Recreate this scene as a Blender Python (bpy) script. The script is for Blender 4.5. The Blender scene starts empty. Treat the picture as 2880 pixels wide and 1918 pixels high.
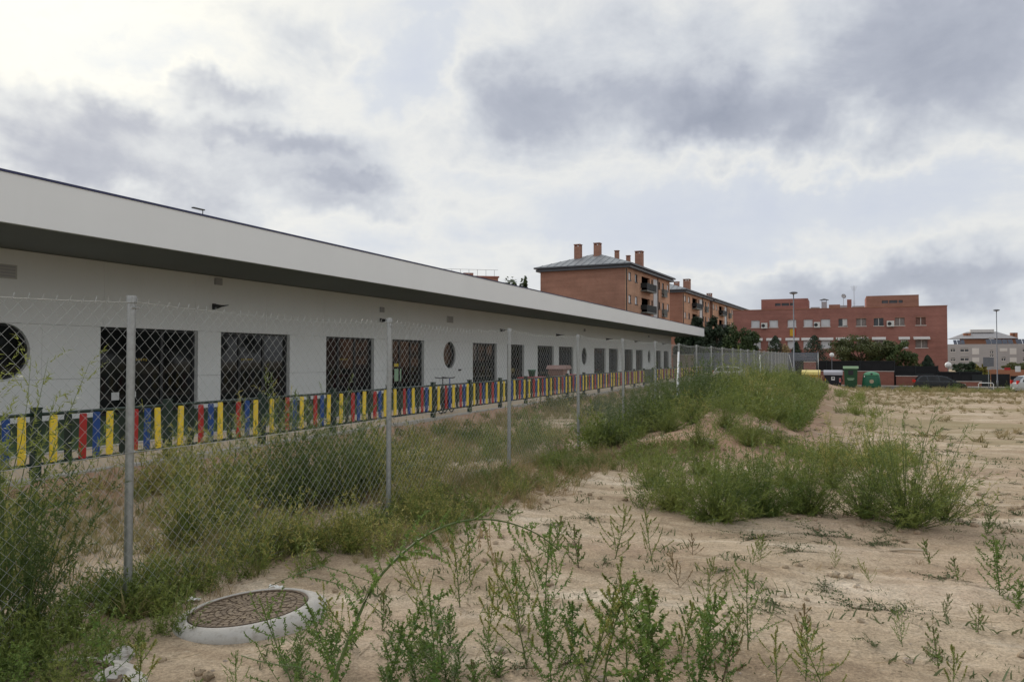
import bpy, math, random
import numpy as np
from mathutils import Vector, Matrix

# ------------------------------------------------------------------ camera, sky, sun, exposure
scene = bpy.context.scene
C = scene.collection
RAD = math.radians
F, CX, CY, HOR, CAMZ = 2160.0, 1440.0, 959.0, 1008.0, 1.6      # photograph's focal length, centre and horizon in its own pixels

cam = bpy.data.cameras.new('camera')
cam.sensor_width = 36.0
cam.lens = 27.0
cam.clip_start = 0.05
cam.clip_end = 3000.0
co = bpy.data.objects.new('camera', cam)
C.objects.link(co)
co.location = (0, 0, CAMZ)
co.rotation_euler = (RAD(90) + math.atan((HOR - CY) / F), 0, 0)
scene.camera = co

SUN_AZ, SUN_EL = RAD(-31), RAD(24)
sunvec = Vector((math.sin(SUN_AZ) * math.cos(SUN_EL), math.cos(SUN_AZ) * math.cos(SUN_EL), math.sin(SUN_EL)))
sl = bpy.data.lights.new('sun', 'SUN')
sl.energy = 1.5
sl.angle = RAD(14)
sl.color = (1.0, 0.93, 0.83)
so = bpy.data.objects.new('sun', sl)
C.objects.link(so)
so.rotation_euler = sunvec.to_track_quat('Z', 'Y').to_euler()

scene.view_settings.view_transform = 'Standard'
scene.view_settings.look = 'None'
scene.view_settings.gamma = 1.0
scene.view_settings.exposure = 0.46
scene.view_settings.use_curve_mapping = False
scene.cycles.use_denoising = True
scene.cycles.max_bounces = 5
scene.cycles.diffuse_bounces = 3
scene.cycles.glossy_bounces = 3
scene.cycles.transmission_bounces = 2
scene.cycles.caustics_reflective = False
scene.cycles.caustics_refractive = False


def lin(r, g, b):
    f = lambda c: (c / 255 / 12.92) if c / 255 <= 0.04045 else ((c / 255 + 0.055) / 1.055) ** 2.4
    return (f(r), f(g), f(b))


class NT:
    """small helper for node trees"""
    def __init__(s, tree):
        s.t = tree
        s.n = tree.nodes
        s.l = tree.links

    def put(s, sock, v):
        if hasattr(v, 'is_output'):
            s.l.new(v, sock)
        elif isinstance(v, (tuple, list)) and len(v) == 3 and sock.type == 'RGBA':
            sock.default_value = (*v, 1)
        else:
            sock.default_value = v

    def m(s, op, a, b=0.0, c=0.0, clamp=False):
        n = s.n.new('ShaderNodeMath')
        n.operation = op
        n.use_clamp = clamp
        s.put(n.inputs[0], a)
        s.put(n.inputs[1], b)
        s.put(n.inputs[2], c)
        return n.outputs[0]

    def vm(s, op, a, b=(0, 0, 0)):
        n = s.n.new('ShaderNodeVectorMath')
        n.operation = op
        s.put(n.inputs[0], a)
        s.put(n.inputs[1], b)
        return n.outputs['Value'] if op == 'DOT_PRODUCT' else n.outputs[0]

    def xyz(s, a, b, c=0.0):
        n = s.n.new('ShaderNodeCombineXYZ')
        for i, v in enumerate((a, b, c)):
            s.put(n.inputs[i], v)
        return n.outputs[0]

    def sep(s, v):
        n = s.n.new('ShaderNodeSeparateXYZ')
        s.l.new(v, n.inputs[0])
        return n.outputs

    def noise(s, vec, scale, detail=4, rough=0.55, dist=0.0, lac=2.0):
        n = s.n.new('ShaderNodeTexNoise')
        s.l.new(vec, n.inputs['Vector'])
        n.inputs['Scale'].default_value = scale
        n.inputs['Detail'].default_value = detail
        n.inputs['Roughness'].default_value = rough
        n.inputs['Distortion'].default_value = dist
        n.inputs['Lacunarity'].default_value = lac
        return n.outputs[0]

    def ramp(s, fac, stops, interp='LINEAR'):
        n = s.n.new('ShaderNodeValToRGB')
        s.l.new(fac, n.inputs[0])
        r = n.color_ramp
        r.interpolation = interp
        while len(r.elements) < len(stops):
            r.elements.new(0.5)
        for e, (p, c) in zip(r.elements, stops):
            e.position = p
            e.color = (*c, 1) if len(c) == 3 else c
        return n.outputs[0]

    def mix(s, fac, a, b, mode='MIX'):
        n = s.n.new('ShaderNodeMix')
        n.data_type = 'RGBA'
        n.blend_type = mode
        s.put(n.inputs[0], fac)
        s.put(n.inputs[6], a)
        s.put(n.inputs[7], b)
        return n.outputs[2]

    def smooth(s, v, a, b):
        n = s.n.new('ShaderNodeMapRange')
        n.interpolation_type = 'SMOOTHSTEP'
        s.put(n.inputs[0], v)
        n.inputs[1].default_value = a
        n.inputs[2].default_value = b
        return n.outputs[0]

    def bump(s, h, strength, dist):
        n = s.n.new('ShaderNodeBump')
        n.inputs['Strength'].default_value = strength
        n.inputs['Distance'].default_value = dist
        s.l.new(h, n.inputs['Height'])
        return n.outputs[0]


world = bpy.data.worlds.new('World')
scene.world = world
world.use_nodes = True
world.cycles.sampling_method = 'MANUAL'
world.cycles.sample_map_resolution = 512
W = NT(world.node_tree)
for nn in list(W.n):
    W.n.remove(nn)
SKY_STRENGTH = 0.1
wo = W.n.new('ShaderNodeOutputWorld')
bg = W.n.new('ShaderNodeBackground')
bg.inputs[1].default_value = SKY_STRENGTH
W.l.new(bg.outputs[0], wo.inputs[0])
sky = W.n.new('ShaderNodeTexSky')
sky.sky_type = 'NISHITA'
sky.sun_disc = False
sky.sun_elevation = SUN_EL
sky.sun_rotation = SUN_AZ
tc = W.n.new('ShaderNodeTexCoord')
dirv = tc.outputs['Generated']
dx, dy, dz = W.sep(dirv)
az = W.m('ARCTAN2', dx, dy)
el = W.m('ARCSINE', dz)
zc = W.m('ADD', W.m('MAXIMUM', dz, 0.0), 0.16)
plane = W.xyz(W.m('DIVIDE', dx, zc), W.m('DIVIDE', dy, zc), 0.0)
big = W.noise(plane, 0.75, 5, 0.56, 0.35)
fine = W.noise(W.xyz(az, W.m('MULTIPLY', el, 1.7), 0.0), 6.0, 7, 0.64, 0.3)
wob1 = W.m('MULTIPLY', W.m('SUBTRACT', W.noise(dirv, 4.5, 5, 0.62), 0.5), 0.36)
wob2 = W.m('MULTIPLY', W.m('SUBTRACT', W.noise(W.vm('ADD', dirv, (7.3, 2.1, 4.4)), 5.5, 5, 0.62), 0.5), 0.22)
azw = W.m('ADD', az, wob1)
elw = W.m('ADD', el, wob2)


def dir_of(px, py):
    return math.atan((px - CX) / F), math.atan((HOR - py) / math.hypot(F, px - CX))


def blob(px, py, sx, sy, w):
    a0, e0 = dir_of(px, py)
    sa, se = sx / F, sy / F
    q1 = W.m('MULTIPLY', W.m('SUBTRACT', azw, a0), 1 / sa)
    q2 = W.m('MULTIPLY', W.m('SUBTRACT', elw, e0), 1 / se)
    r2 = W.m('ADD', W.m('MULTIPLY', q1, q1), W.m('MULTIPLY', q2, q2))
    return W.m('MULTIPLY', W.m('POWER', 2.71828, W.m('MULTIPLY', r2, -1.0)), w)


# thick parts of the cloud deck (+) and thin places in it (-)
blobs = [(1480, 260, 200, 110, .30), (1760, 250, 220, 100, .26), (2020, 345, 190, 70, .40), (2330, 250, 330, 120, .26), (2720, 200, 340, 160, .33),
         (2750, 20, 400, 110, .22), (1900, 60, 240, 60, .10), (740, 410, 210, 55, .44), (200, 340, 230, 70, .40), (120, 470, 330, 70, .40), (930, 530, 230, 45, .36),
         (560, 255, 170, 50, .36), (860, 60, 150, 60, .16), (2480, 790, 480, 65, .46), (1000, 620, 260, 35, .20), (620, 560, 320, 70, .12),
         (1130, 150, 140, 120, -.30), (300, 130, 300, 90, -.10), (2350, 520, 420, 80, -.22), (1250, 500, 200, 90, -.08), (1900, 640, 520, 90, -.16)]
dens = W.m('ADD', W.m('MULTIPLY', W.m('SUBTRACT', big, 0.5), 0.75), W.m('MULTIPLY', W.m('SUBTRACT', fine, 0.5), 0.58))
for b in blobs:
    dens = W.m('ADD', dens, blob(*b))
dens = W.m('ADD', dens, 0.36)
K = .75 / SKY_STRENGTH
sc_ = lambda c, k=1.0: tuple(v * k for v in c)
# colour ramp holds display-linear radiance, scaled below by 1/strength
cloud = W.ramp(dens, [(0.05, lin(204, 210, 222)), (0.22, lin(211, 216, 224)), (0.36, lin(228, 229, 228)), (0.50, lin(208, 212, 218)), (0.72, lin(178, 183, 195)), (1.0, lin(153, 159, 174))])
sdot = W.vm('DOT_PRODUCT', dirv, tuple(sunvec))
glow = W.m('POWER', W.m('MAXIMUM', sdot, 0.0), 40.0)
glow2 = W.m('POWER', W.m('MAXIMUM', sdot, 0.0), 5.0)
thin = W.m('SUBTRACT', 1.0, W.smooth(dens, 0.45, 0.85))
lift = W.m('ADD', 1.0, W.m('ADD', W.m('MULTIPLY', W.m('MULTIPLY', glow, thin), .30), W.m("MULTIPLY", glow2, 0.03)))
cloud = W.mix(1.0, cloud, W.xyz(lift, W.m('POWER', lift, 0.9), W.m('POWER', lift, 0.55)), 'MULTIPLY')
hz = W.m('SUBTRACT', 1.0, W.smooth(el, 0.0, 0.16))
cloud = W.mix(W.m('MULTIPLY', hz, 0.35), cloud, lin(211, 216, 222))
cloud = W.mix(1.0, cloud, (K, K, K), 'MULTIPLY')
col = W.mix(0.98, sky.outputs[0], cloud)
W.l.new(col, bg.inputs[0])

# ------------------------------------------------------------------ frames of reference
TH = math.atan2(0.9208, 0.3900)              # the site grid: s runs along the fences and the building, t across, towards the field
DS, DC = math.sin(TH), math.cos(TH)


def st(s, t, z=0.0):
    return Vector((DC * s + DS * t, DS * s - DC * t, z))


def to_st(x, y):
    return DC * x + DS * y, DS * x - DC * y


def s_on(px, t):                              # where the sight line of pixel column px meets the line t = const
    u = (px - CX) / F
    return t * (-DS - DC * u) / (DC - DS * u)


def t_on(px, s):
    u = (px - CX) / F
    return s * (DS * u - DC) / (DS + DC * u)


def z_at(py, Y):
    return CAMZ + (HOR - py) / F * Y


def gp(xd, yd, z=0.0):                        # ground point under a pixel of the 2354 px wide view
    k = 1765.6
    Y = (CAMZ - z) * k / (yd - 824.0)
    return (xd - 1177.0) / k * Y, Y


def vn(x, y, seed=0):
    """smooth value noise, numpy"""
    xi = np.floor(x).astype(np.int64)
    yi = np.floor(y).astype(np.int64)
    fx, fy = x - xi, y - yi
    fx = fx * fx * (3 - 2 * fx)
    fy = fy * fy * (3 - 2 * fy)

    def h(a, b):
        n = (a * 374761393 + b * 668265263 + seed * 974711) & 0x7fffffff
        n = ((n ^ (n >> 13)) * 1274126177) & 0x7fffffff
        return ((n ^ (n >> 16)) & 0xffff) / 65535.0
    return (h(xi, yi) * (1 - fx) + h(xi + 1, yi) * fx) * (1 - fy) + (h(xi, yi + 1) * (1 - fx) + h(xi + 1, yi + 1) * fx) * fy


def sstep(a, b, x):
    q = np.clip((x - a) / (b - a), 0, 1)
    return q * q * (3 - 2 * q)


def ground(x, y):
    x = np.asarray(x, float)
    y = np.asarray(y, float)
    s = DC * x + DS * y
    t = DS * x - DC * y
    z = (vn(x * .55, y * .55, 1) - .5) * .09 + (vn(x * 1.7, y * 1.7, 2) - .5) * .05 + (vn(x * 5, y * 5, 3) - .5) * .02 + (vn(x * 14, y * 14, 4) - .5) * .010
    q = sstep(66, 80, s)
    t0 = -3.4 - 5.6 * q
    fall = -.018 * np.clip(s - 9, 0, 69) * sstep(0, 1, (t - t0) / (6.0 - 3.5 * q))
    rise = .003 * np.clip(s - 8, 0, 80) * (1 - sstep(-4, 0, t)) * (1 - q)
    bw = vn(s * .35, t * .5, 9)
    berm = (.46 * np.exp(-((t + 2.3 + .4 * np.sin(s * .35)) / 1.2) ** 2) * sstep(11.5, 17, s) * (1 - sstep(44, 52, s))) * (.55 + .75 * bw)
    berm += .16 * np.exp(-(((t + 2.2) / 1.4) ** 2 + ((s - 13.2) / 1.3) ** 2))
    # bank beside the playground kerb
    bank = -.16 * sstep(-9.75, -9.3, t) * (1 - sstep(-7.0, -4.5, t)) - .14 * (1 - sstep(-9.85, -9.75, t))
    flat = 1 - sstep(76, 79, s) * sstep(-10, -8, t)
    mx_, my_ = gp(579, 1385, .05)
    lidq = np.exp(-((np.hypot(x - mx_, y - my_) / .62) ** 4))
    flat = flat * (1 - lidq)
    bank = bank - .025 * lidq
    return (z * flat) + fall + rise + berm + bank


def gz(x, y):
    return float(ground(np.array([x]), np.array([y]))[0])


# ------------------------------------------------------------------ materials
MATS = {}


def mat(name, colr, rough=.75, var=.12, scale=3.0, bump=0.0, bscale=60.0, metal=0.0, spec=.4, coat=0.0, streak=0.0, dirt=None, dirt_amt=0.0):
    if name in MATS:
        return MATS[name]
    m_ = bpy.data.materials.new(name)
    m_.use_nodes = True
    t = NT(m_.node_tree)
    p = t.n['Principled BSDF']
    pos = t.n.new('ShaderNodeNewGeometry').outputs['Position']
    c = None
    n1 = t.noise(pos, scale, 5, .6)
    c = t.mix(1.0, colr, t.ramp(n1, [(.25, (1 - var,) * 3), (.75, (1 + var,) * 3)]), 'MULTIPLY')
    if streak:
        sx, sy, sz = t.sep(pos)
        n2 = t.noise(t.xyz(t.m('MULTIPLY', sx, 5.0), t.m('MULTIPLY', sy, 5.0), t.m('MULTIPLY', sz, .5)), 1.0, 5, .65)
        c = t.mix(t.m('MULTIPLY', t.smooth(n2, .5, .8), streak), c, tuple(v * .55 for v in colr))
    if dirt:
        n3 = t.noise(pos, scale * 4, 6, .7)
        c = t.mix(t.m('MULTIPLY', t.smooth(n3, .48, .68), dirt_amt), c, dirt)
    t.put(p.inputs['Base Color'], c)
    p.inputs['Roughness'].default_value = rough
    p.inputs['Metallic'].default_value = metal
    p.inputs['Specular IOR Level'].default_value = spec
    p.inputs['Coat Weight'].default_value = coat
    if bump:
        t.l.new(t.bump(t.noise(pos, bscale, 4, .6), bump, .01), p.inputs['Normal'])
    MATS[name] = m_
    return m_


def leafmat(name, c1, c2, trans=.22, scale=1.5):
    m_ = bpy.data.materials.new(name)
    m_.use_nodes = True
    t = NT(m_.node_tree)
    p = t.n['Principled BSDF']
    pos = t.n.new('ShaderNodeNewGeometry').outputs['Position']
    oi = t.n.new('ShaderNodeObjectInfo').outputs['Random']
    n1 = t.noise(pos, scale, 3, .6)
    n2 = t.noise(pos, 22.0, 2, .6)
    f = t.m('ADD', t.m('MULTIPLY', t.m('SUBTRACT', n1, .5), 1.6), t.m('ADD', t.m('MULTIPLY', t.m('SUBTRACT', n2, .5), 1.3), t.m('MULTIPLY_ADD', oi, .5, .25)), clamp=True)
    c = t.mix(f, c1, c2)
    t.put(p.inputs['Base Color'], c)
    p.inputs['Roughness'].default_value = .55
    p.inputs['Specular IOR Level'].default_value = .3
    tr = t.n.new('ShaderNodeBsdfTranslucent')
    t.put(tr.inputs[0], c)
    mx = t.n.new('ShaderNodeMixShader')
    mx.inputs[0].default_value = trans
    t.l.new(p.outputs[0], mx.inputs[1])
    t.l.new(tr.outputs[0], mx.inputs[2])
    t.l.new(mx.outputs[0], t.n['Material Output'].inputs[0])
    MATS[name] = m_
    return m_


def brickmat(name, c1, c2, mortar):
    m_ = bpy.data.materials.new(name)
    m_.use_nodes = True
    t = NT(m_.node_tree)
    p = t.n['Principled BSDF']
    pos = t.n.new('ShaderNodeNewGeometry').outputs['Position']
    x, y, z = t.sep(pos)
    su = t.m('ADD', t.m('MULTIPLY', x, DC + DS), t.m('MULTIPLY', y, DS - DC))
    b = t.n.new('ShaderNodeTexBrick')
    t.l.new(t.xyz(su, z, 0.0), b.inputs['Vector'])
    b.inputs['Color1'].default_value = (*c1, 1)
    b.inputs['Color2'].default_value = (*c2, 1)
    b.inputs['Mortar'].default_value = (*mortar, 1)
    b.inputs['Scale'].default_value = 1.0
    b.inputs['Mortar Size'].default_value = .008
    b.inputs['Brick Width'].default_value = .25
    b.inputs['Row Height'].default_value = .075
    n1 = t.noise(pos, .35, 5, .65)
    n2 = t.noise(t.xyz(t.m('MULTIPLY', su, .15), t.m('MULTIPLY', z, 2.2), 0.0), 1.0, 4, .6)
    c = t.mix(1.0, b.outputs[0], t.ramp(n1, [(.3, (.82,) * 3), (.7, (1.15,) * 3)]), 'MULTIPLY')
    c = t.mix(1.0, c, t.ramp(n2, [(.35, (.9,) * 3), (.65, (1.08,) * 3)]), 'MULTIPLY')
    t.put(p.inputs['Base Color'], c)
    p.inputs['Roughness'].default_value = .9
    p.inputs['Specular IOR Level'].default_value = .2
    t.l.new(t.bump(b.outputs[1], -.4, .01), p.inputs['Normal'])
    MATS[name] = m_
    return m_


def glassmat(name, base, rough=.04):
    m_ = bpy.data.materials.new(name)
    m_.use_nodes = True
    t = NT(m_.node_tree)
    p = t.n['Principled BSDF']
    pos = t.n.new('ShaderNodeNewGeometry').outputs['Position']
    x, y, z = t.sep(pos)
    n = t.noise(t.xyz(t.m('MULTIPLY', x, 1.3), t.m('MULTIPLY', y, 1.3), t.m('MULTIPLY', z, .35)), 1.0, 3, .5)
    t.put(p.inputs['Base Color'], t.mix(1.0, base, t.ramp(n, [(.3, (.4,) * 3), (.7, (1.6,) * 3)]), 'MULTIPLY'))
    p.inputs['Roughness'].default_value = rough
    p.inputs['IOR'].default_value = 1.5
    p.inputs['Specular IOR Level'].default_value = .36
    t.l.new(t.bump(t.noise(pos, 1.2, 2, .5), .03, .05), p.inputs['Normal'])
    MATS[name] = m_
    return m_


wall_white = mat('wall_white', (.82, .82, .81), .8, .03, .6, .05, 90, streak=.06)
fascia_white = mat('fascia_white', (.83, .84, .845), .55, .03, .35, .02, 60, streak=.03)
soffit_grey = mat('soffit_grey', (.27, .272, .276), .8, .05, .5)
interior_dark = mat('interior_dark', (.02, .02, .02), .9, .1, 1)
navy = mat('navy_trim', (.030, .036, .10), .5, .1, 2)
frame_dark = mat('frame_dark', (.022, .023, .026), .45, .1, 4)
glass = glassmat('door_glass', (.012, .013, .014))
glass_far = glassmat('window_glass', (.05, .055, .065), .08)
lamp_dark = mat('lamp_dark', (.03, .03, .032), .5)
galv = mat('galvanised_steel', (.36, .375, .38), .45, .16, 30, .1, 80, metal=.75)
wire = mat('galvanised_wire', (.40, .41, .40), .55, .12, 20, metal=.5)
white_tube = mat('white_tube', (.74, .76, .78), .45, .08, 9)
sl_yellow = mat('slat_yellow', (.82, .60, .045), .55, .08, 3, .03, 50, dirt=(.36, .28, .12), dirt_amt=.35)
sl_red = mat('slat_red', (.40, .024, .022), .55, .12, 3, .03, 50, dirt=(.16, .05, .03), dirt_amt=.25)
sl_blue = mat('slat_blue', (.013, .06, .24), .55, .12, 3, .03, 50, dirt=(.05, .07, .12), dirt_amt=.25)
sl_green = mat('slat_green', (.010, .022, .014), .5, .06, 3, .03, 50)
fence_green = mat('fence_dark_green', (.012, .030, .020), .4, .1, 5, .05, 40)
concrete = mat('concrete', (.46, .44, .41), .9, .10, 6, .35, 90, dirt=(.22, .19, .15), dirt_amt=.45)
kerb_conc = mat('kerb_concrete', (.40, .385, .36), .9, .10, 5, .2, 70, dirt=(.24, .20, .16), dirt_amt=.4)
turf = mat('playground_turf', (.022, .050, .018), .95, .2, 2.5, .5, 150)
sandmat = mat('playground_sand', (.42, .335, .24), .95, .1, 2, .3, 80)
iron = mat('cast_iron', (.17, .125, .085), .85, .25, 9, .5, 120, metal=.05, dirt=(.34, .265, .17), dirt_amt=.8)
iron_dark = mat('cast_iron_groove', (.100, .073, .052), .95, .2, 20, dirt=(.28, .21, .135), dirt_amt=.85)
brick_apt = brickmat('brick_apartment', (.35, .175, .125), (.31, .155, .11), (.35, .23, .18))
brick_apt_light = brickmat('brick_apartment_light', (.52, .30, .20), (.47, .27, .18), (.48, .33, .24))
brick_red = brickmat('brick_red', (.34, .145, .118), (.30, .125, .103), (.32, .19, .16))
brick_wall = brickmat('brick_garden_wall', (.28, .105, .08), (.24, .088, .068), (.27, .16, .13))
slate = mat('roof_metal', (.27, .29, .31), .5, .1, .5, metal=.2)
slate_dark = mat('gutter_dark', (.075, .082, .095), .5, .1, 1)
shutter = mat('shutter_white', (.66, .67, .70), .6, .04, 3)
sill_white = mat('sill_pale', (.60, .55, .52), .8, .05, 3)
curtain = mat('curtain_grey', (.23, .20, .19), .85, .35, 6)
curtain_red = mat('curtain_brown', (.17, .09, .075), .85, .35, 6)
balc_dark = mat('balcony_dark', (.012, .016, .018), .5, .1, 3)
balc_grey = mat('balcony_grey', (.16, .17, .16), .6, .1, 3)
clad_white = mat('cladding_white', (.52, .53, .55), .6, .04, 2)
plaster_grey = mat('plaster_grey', (.40, .39, .40), .85, .06, .4)
plaster_white = mat('plaster_white', (.66, .65, .64), .85, .05, 1)
roof_terra = mat('roof_terracotta', (.36, .17, .105), .9, .12, 1)
solar = mat('solar_panel', (.05, .06, .09), .25, .1, 2)
black_screen = mat('black_fence_screen', (.016, .016, .018), .9, .3, 1.5)
tan_wall = mat('tan_wall', (.33, .25, .19), .9, .1, 1)
blue_slat = mat('blue_grey_slat', (.12, .135, .17), .6, .06, 2)
ac_white = mat('ac_white', (.66, .66, .64), .5, .05, 3)
car_dark = mat('car_paint_dark', (.020, .026, .034), .22, .05, 2, metal=.4, coat=.6)
car_silver = mat('car_paint_silver', (.52, .54, .56), .28, .03, 2, metal=.5, coat=.5)
car_white = mat('car_paint_white', (.72, .73, .74), .3, .03, 2, coat=.5)
tyre = mat('tyre_rubber', (.02, .02, .02), .85)
rimmat = mat('wheel_rim', (.35, .35, .36), .4, metal=.7)
tail_red = mat('tail_lamp', (.60, .022, .012), .3, .05)
bin_yellow = mat('bin_yellow', (.56, .36, .03), .5, .1, 3)
bin_yellow_l = mat('bin_yellow_lid', (.78, .66, .22), .45, .06, 3)
bin_grey = mat('bin_dark_grey', (.020, .020, .030), .5, .1, 3)
bin_grey_l = mat('bin_grey_lid', (.40, .40, .46), .5, .06, 3)
bin_green = mat('bin_green', (.018, .075, .030), .5, .1, 3)
bin_green_l = mat('bin_pale_green', (.36, .55, .36), .5, .06, 3)
bin_igloo = mat('bin_bottle_green', (.012, .115, .060), .4, .1, 3)
bin_igloo_l = mat('bin_bottle_green_top', (.10, .30, .17), .45, .08, 3)
sticker = mat('sticker_white', (.70, .70, .70), .6)
globe_white = mat('globe_white', (.80, .80, .80), .35, .02, 3)
lamp_grey = mat('lamp_grey', (.15, .16, .185), .5, .08, 5, metal=.3)
banner_y = mat('banner_yellow', (.60, .36, .03), .7)
banner_r = mat('banner_red', (.42, .03, .03), .7)
toy_red = mat('toy_red', (.45, .03, .05), .5)
toy_green = mat('toy_green', (.03, .18, .10), .5)
toy_brown = mat('toy_brown', (.26, .15, .12), .7)
toy_blue = mat('toy_blue', (.03, .06, .22), .5)
asphalt = mat('asphalt', (.055, .055, .058), .92, .15, 3, .3, 120)
pave = mat('pavement_concrete', (.30, .28, .26), .9, .1, 2, .2, 60)
bark = mat('bark', (.085, .065, .045), .95, .25, 8, .4, 40)
wood_pale = mat('wood_pale', (.50, .42, .32), .9, .15, 12)
stone_m = mat('stone', (.40, .33, .27), .95, .2, 14, .4, 70)
litter_white = mat('litter_white', (.74, .74, .72), .7, .05, 6)

leaf_kochia = leafmat('kochia_leaf', (.095, .150, .030), (.30, .33, .085), .24)
leaf_koch_y = leafmat('kochia_leaf_yellow', (.21, .22, .05), (.50, .44, .15), .24)
leaf_koch_d = leafmat('kochia_leaf_dark', (.050, .090, .024), (.17, .215, .06), .22)
leaf_ama = leafmat('amaranth_leaf', (.075, .155, .030), (.21, .30, .070), .28, 3)
leaf_ama_y = leafmat('amaranth_leaf_pale', (.15, .22, .045), (.33, .37, .11), .28, 3)
leaf_creep = leafmat('creeper_leaf', (.06, .105, .04), (.16, .18, .085), .2, 3)
leaf_dry = leafmat('dry_leaf', (.22, .15, .08), (.45, .35, .19), .2, 3)
grass_m = leafmat('bank_grass', (.12, .145, .045), (.40, .33, .16), .24, .9)
stem_g = leafmat('stem_green', (.075, .12, .035), (.13, .16, .05), .05, 3)
stem_r = leafmat('stem_reddish', (.10, .065, .04), (.14, .12, .05), .05, 3)
tree_leaf = leafmat('tree_leaf', (.032, .060, .022), (.095, .13, .044), .25, .8)
tree_leaf_l = leafmat('tree_leaf_olive', (.065, .083, .030), (.15, .16, .062), .25, .8)
tree_leaf_d = leafmat('tree_leaf_dark', (.018, .036, .020), (.050, .075, .036), .22, .8)
tree_leaf_y = leafmat('tree_leaf_yellow', (.15, .15, .03), (.28, .25, .06), .22, .8)


def groundmat():
    m_ = bpy.data.materials.new('dry_sandy_soil')
    m_.use_nodes = True
    t = NT(m_.node_tree)
    p = t.n['Principled BSDF']
    pos = t.n.new('ShaderNodeNewGeometry').outputs['Position']
    x, y, z = t.sep(pos)
    # long pale crusts and tracks run across the field
    rx = t.m('ADD', t.m('MULTIPLY', x, .94), t.m('MULTIPLY', y, -.34))
    ry = t.m('ADD', t.m('MULTIPLY', x, .34), t.m('MULTIPLY', y, .94))
    st_ = t.xyz(t.m('MULTIPLY', rx, .45), t.m('MULTIPLY', ry, 1.5), 0.0)
    n0 = t.noise(st_, .9, 7, .62, .6)
    n1 = t.noise(pos, .42, 6, .62, .4)
    n2 = t.noise(pos, 6.0, 7, .68)
    n3 = t.noise(pos, 55.0, 4, .75)
    n5 = t.noise(pos, 19.0, 4, .7, .4)
    n4 = t.noise(pos, 2.2, 6, .7, .8)
    c = t.ramp(n0, [(.30, (.29, .213, .145)), (.44, (.41, .318, .222)), (.55, (.50, .402, .292)), (.68, (.69, .595, .475))])
    c = t.mix(t.m('MULTIPLY', t.smooth(n1, .47, .66), .62), c, (.47, .345, .255))
    c = t.mix(t.m('MULTIPLY', t.smooth(n4, .55, .72), .5), c, (.30, .225, .155))
    c = t.mix(1.0, c, t.ramp(n2, [(.25, (.74,) * 3), (.5, (1.0,) * 3), (.75, (1.18,) * 3)]), 'MULTIPLY')
    c = t.mix(1.0, c, t.ramp(n3, [(.30, (.60,) * 3), (.5, (1.02,) * 3), (.70, (1.36,) * 3)]), 'MULTIPLY')
    c = t.mix(t.m('MULTIPLY', t.smooth(n5, .54, .68), .55), c, (.25, .19, .13))
    c = t.mix(t.m('MULTIPLY', t.smooth(t.m('SUBTRACT', 1.0, n5), .58, .70), .5), c, (.62, .53, .41))
    # thatch of dead grass out on the field
    far_ = t.smooth(t.m('ADD', t.m('MULTIPLY', x, DC), t.m('MULTIPLY', y, DS)), 11.0, 22.0)
    n6 = t.noise(t.xyz(t.m('MULTIPLY', rx, .10), t.m('MULTIPLY', ry, .32), 0.0), 1.0, 6, .66, .5)
    c = t.mix(t.m('MULTIPLY', t.m('MULTIPLY', t.smooth(n6, .46, .60), far_), .75), c, t.mix(n4, (.22, .19, .10), (.36, .29, .17)))
    # redder dug-over earth by the kerb and on the heap
    ss = t.m('ADD', t.m('MULTIPLY', x, DC), t.m('MULTIPLY', y, DS))
    tt = t.m('ADD', t.m('MULTIPLY', x, DS), t.m('MULTIPLY', y, -DC))
    heap = t.m('MULTIPLY', t.m('MULTIPLY', t.smooth(tt, -4.5, -3.0), t.m('SUBTRACT', 1.0, t.smooth(tt, -.8, .6))), t.smooth(ss, 10.5, 13.0))
    bank = t.m('SUBTRACT', 1.0, t.smooth(tt, -9.0, -7.0))
    c = t.mix(t.m('MULTIPLY', t.m('ADD', heap, bank, clamp=True), t.smooth(n4, .25, .6)), c, (.39, .25, .175))
    t.put(p.inputs['Base Color'], c)
    p.inputs['Roughness'].default_value = .97
    p.inputs['Specular IOR Level'].default_value = .12
    h = t.m('ADD', t.m('MULTIPLY', n2, .5), t.m('ADD', t.m('MULTIPLY', t.m('ADD', n3, n5), .20), t.m('MULTIPLY', n4, .6)))
    t.l.new(t.bump(h, .9, .06), p.inputs['Normal'])
    return m_


soil = groundmat()

# ------------------------------------------------------------------ mesh helpers


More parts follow.
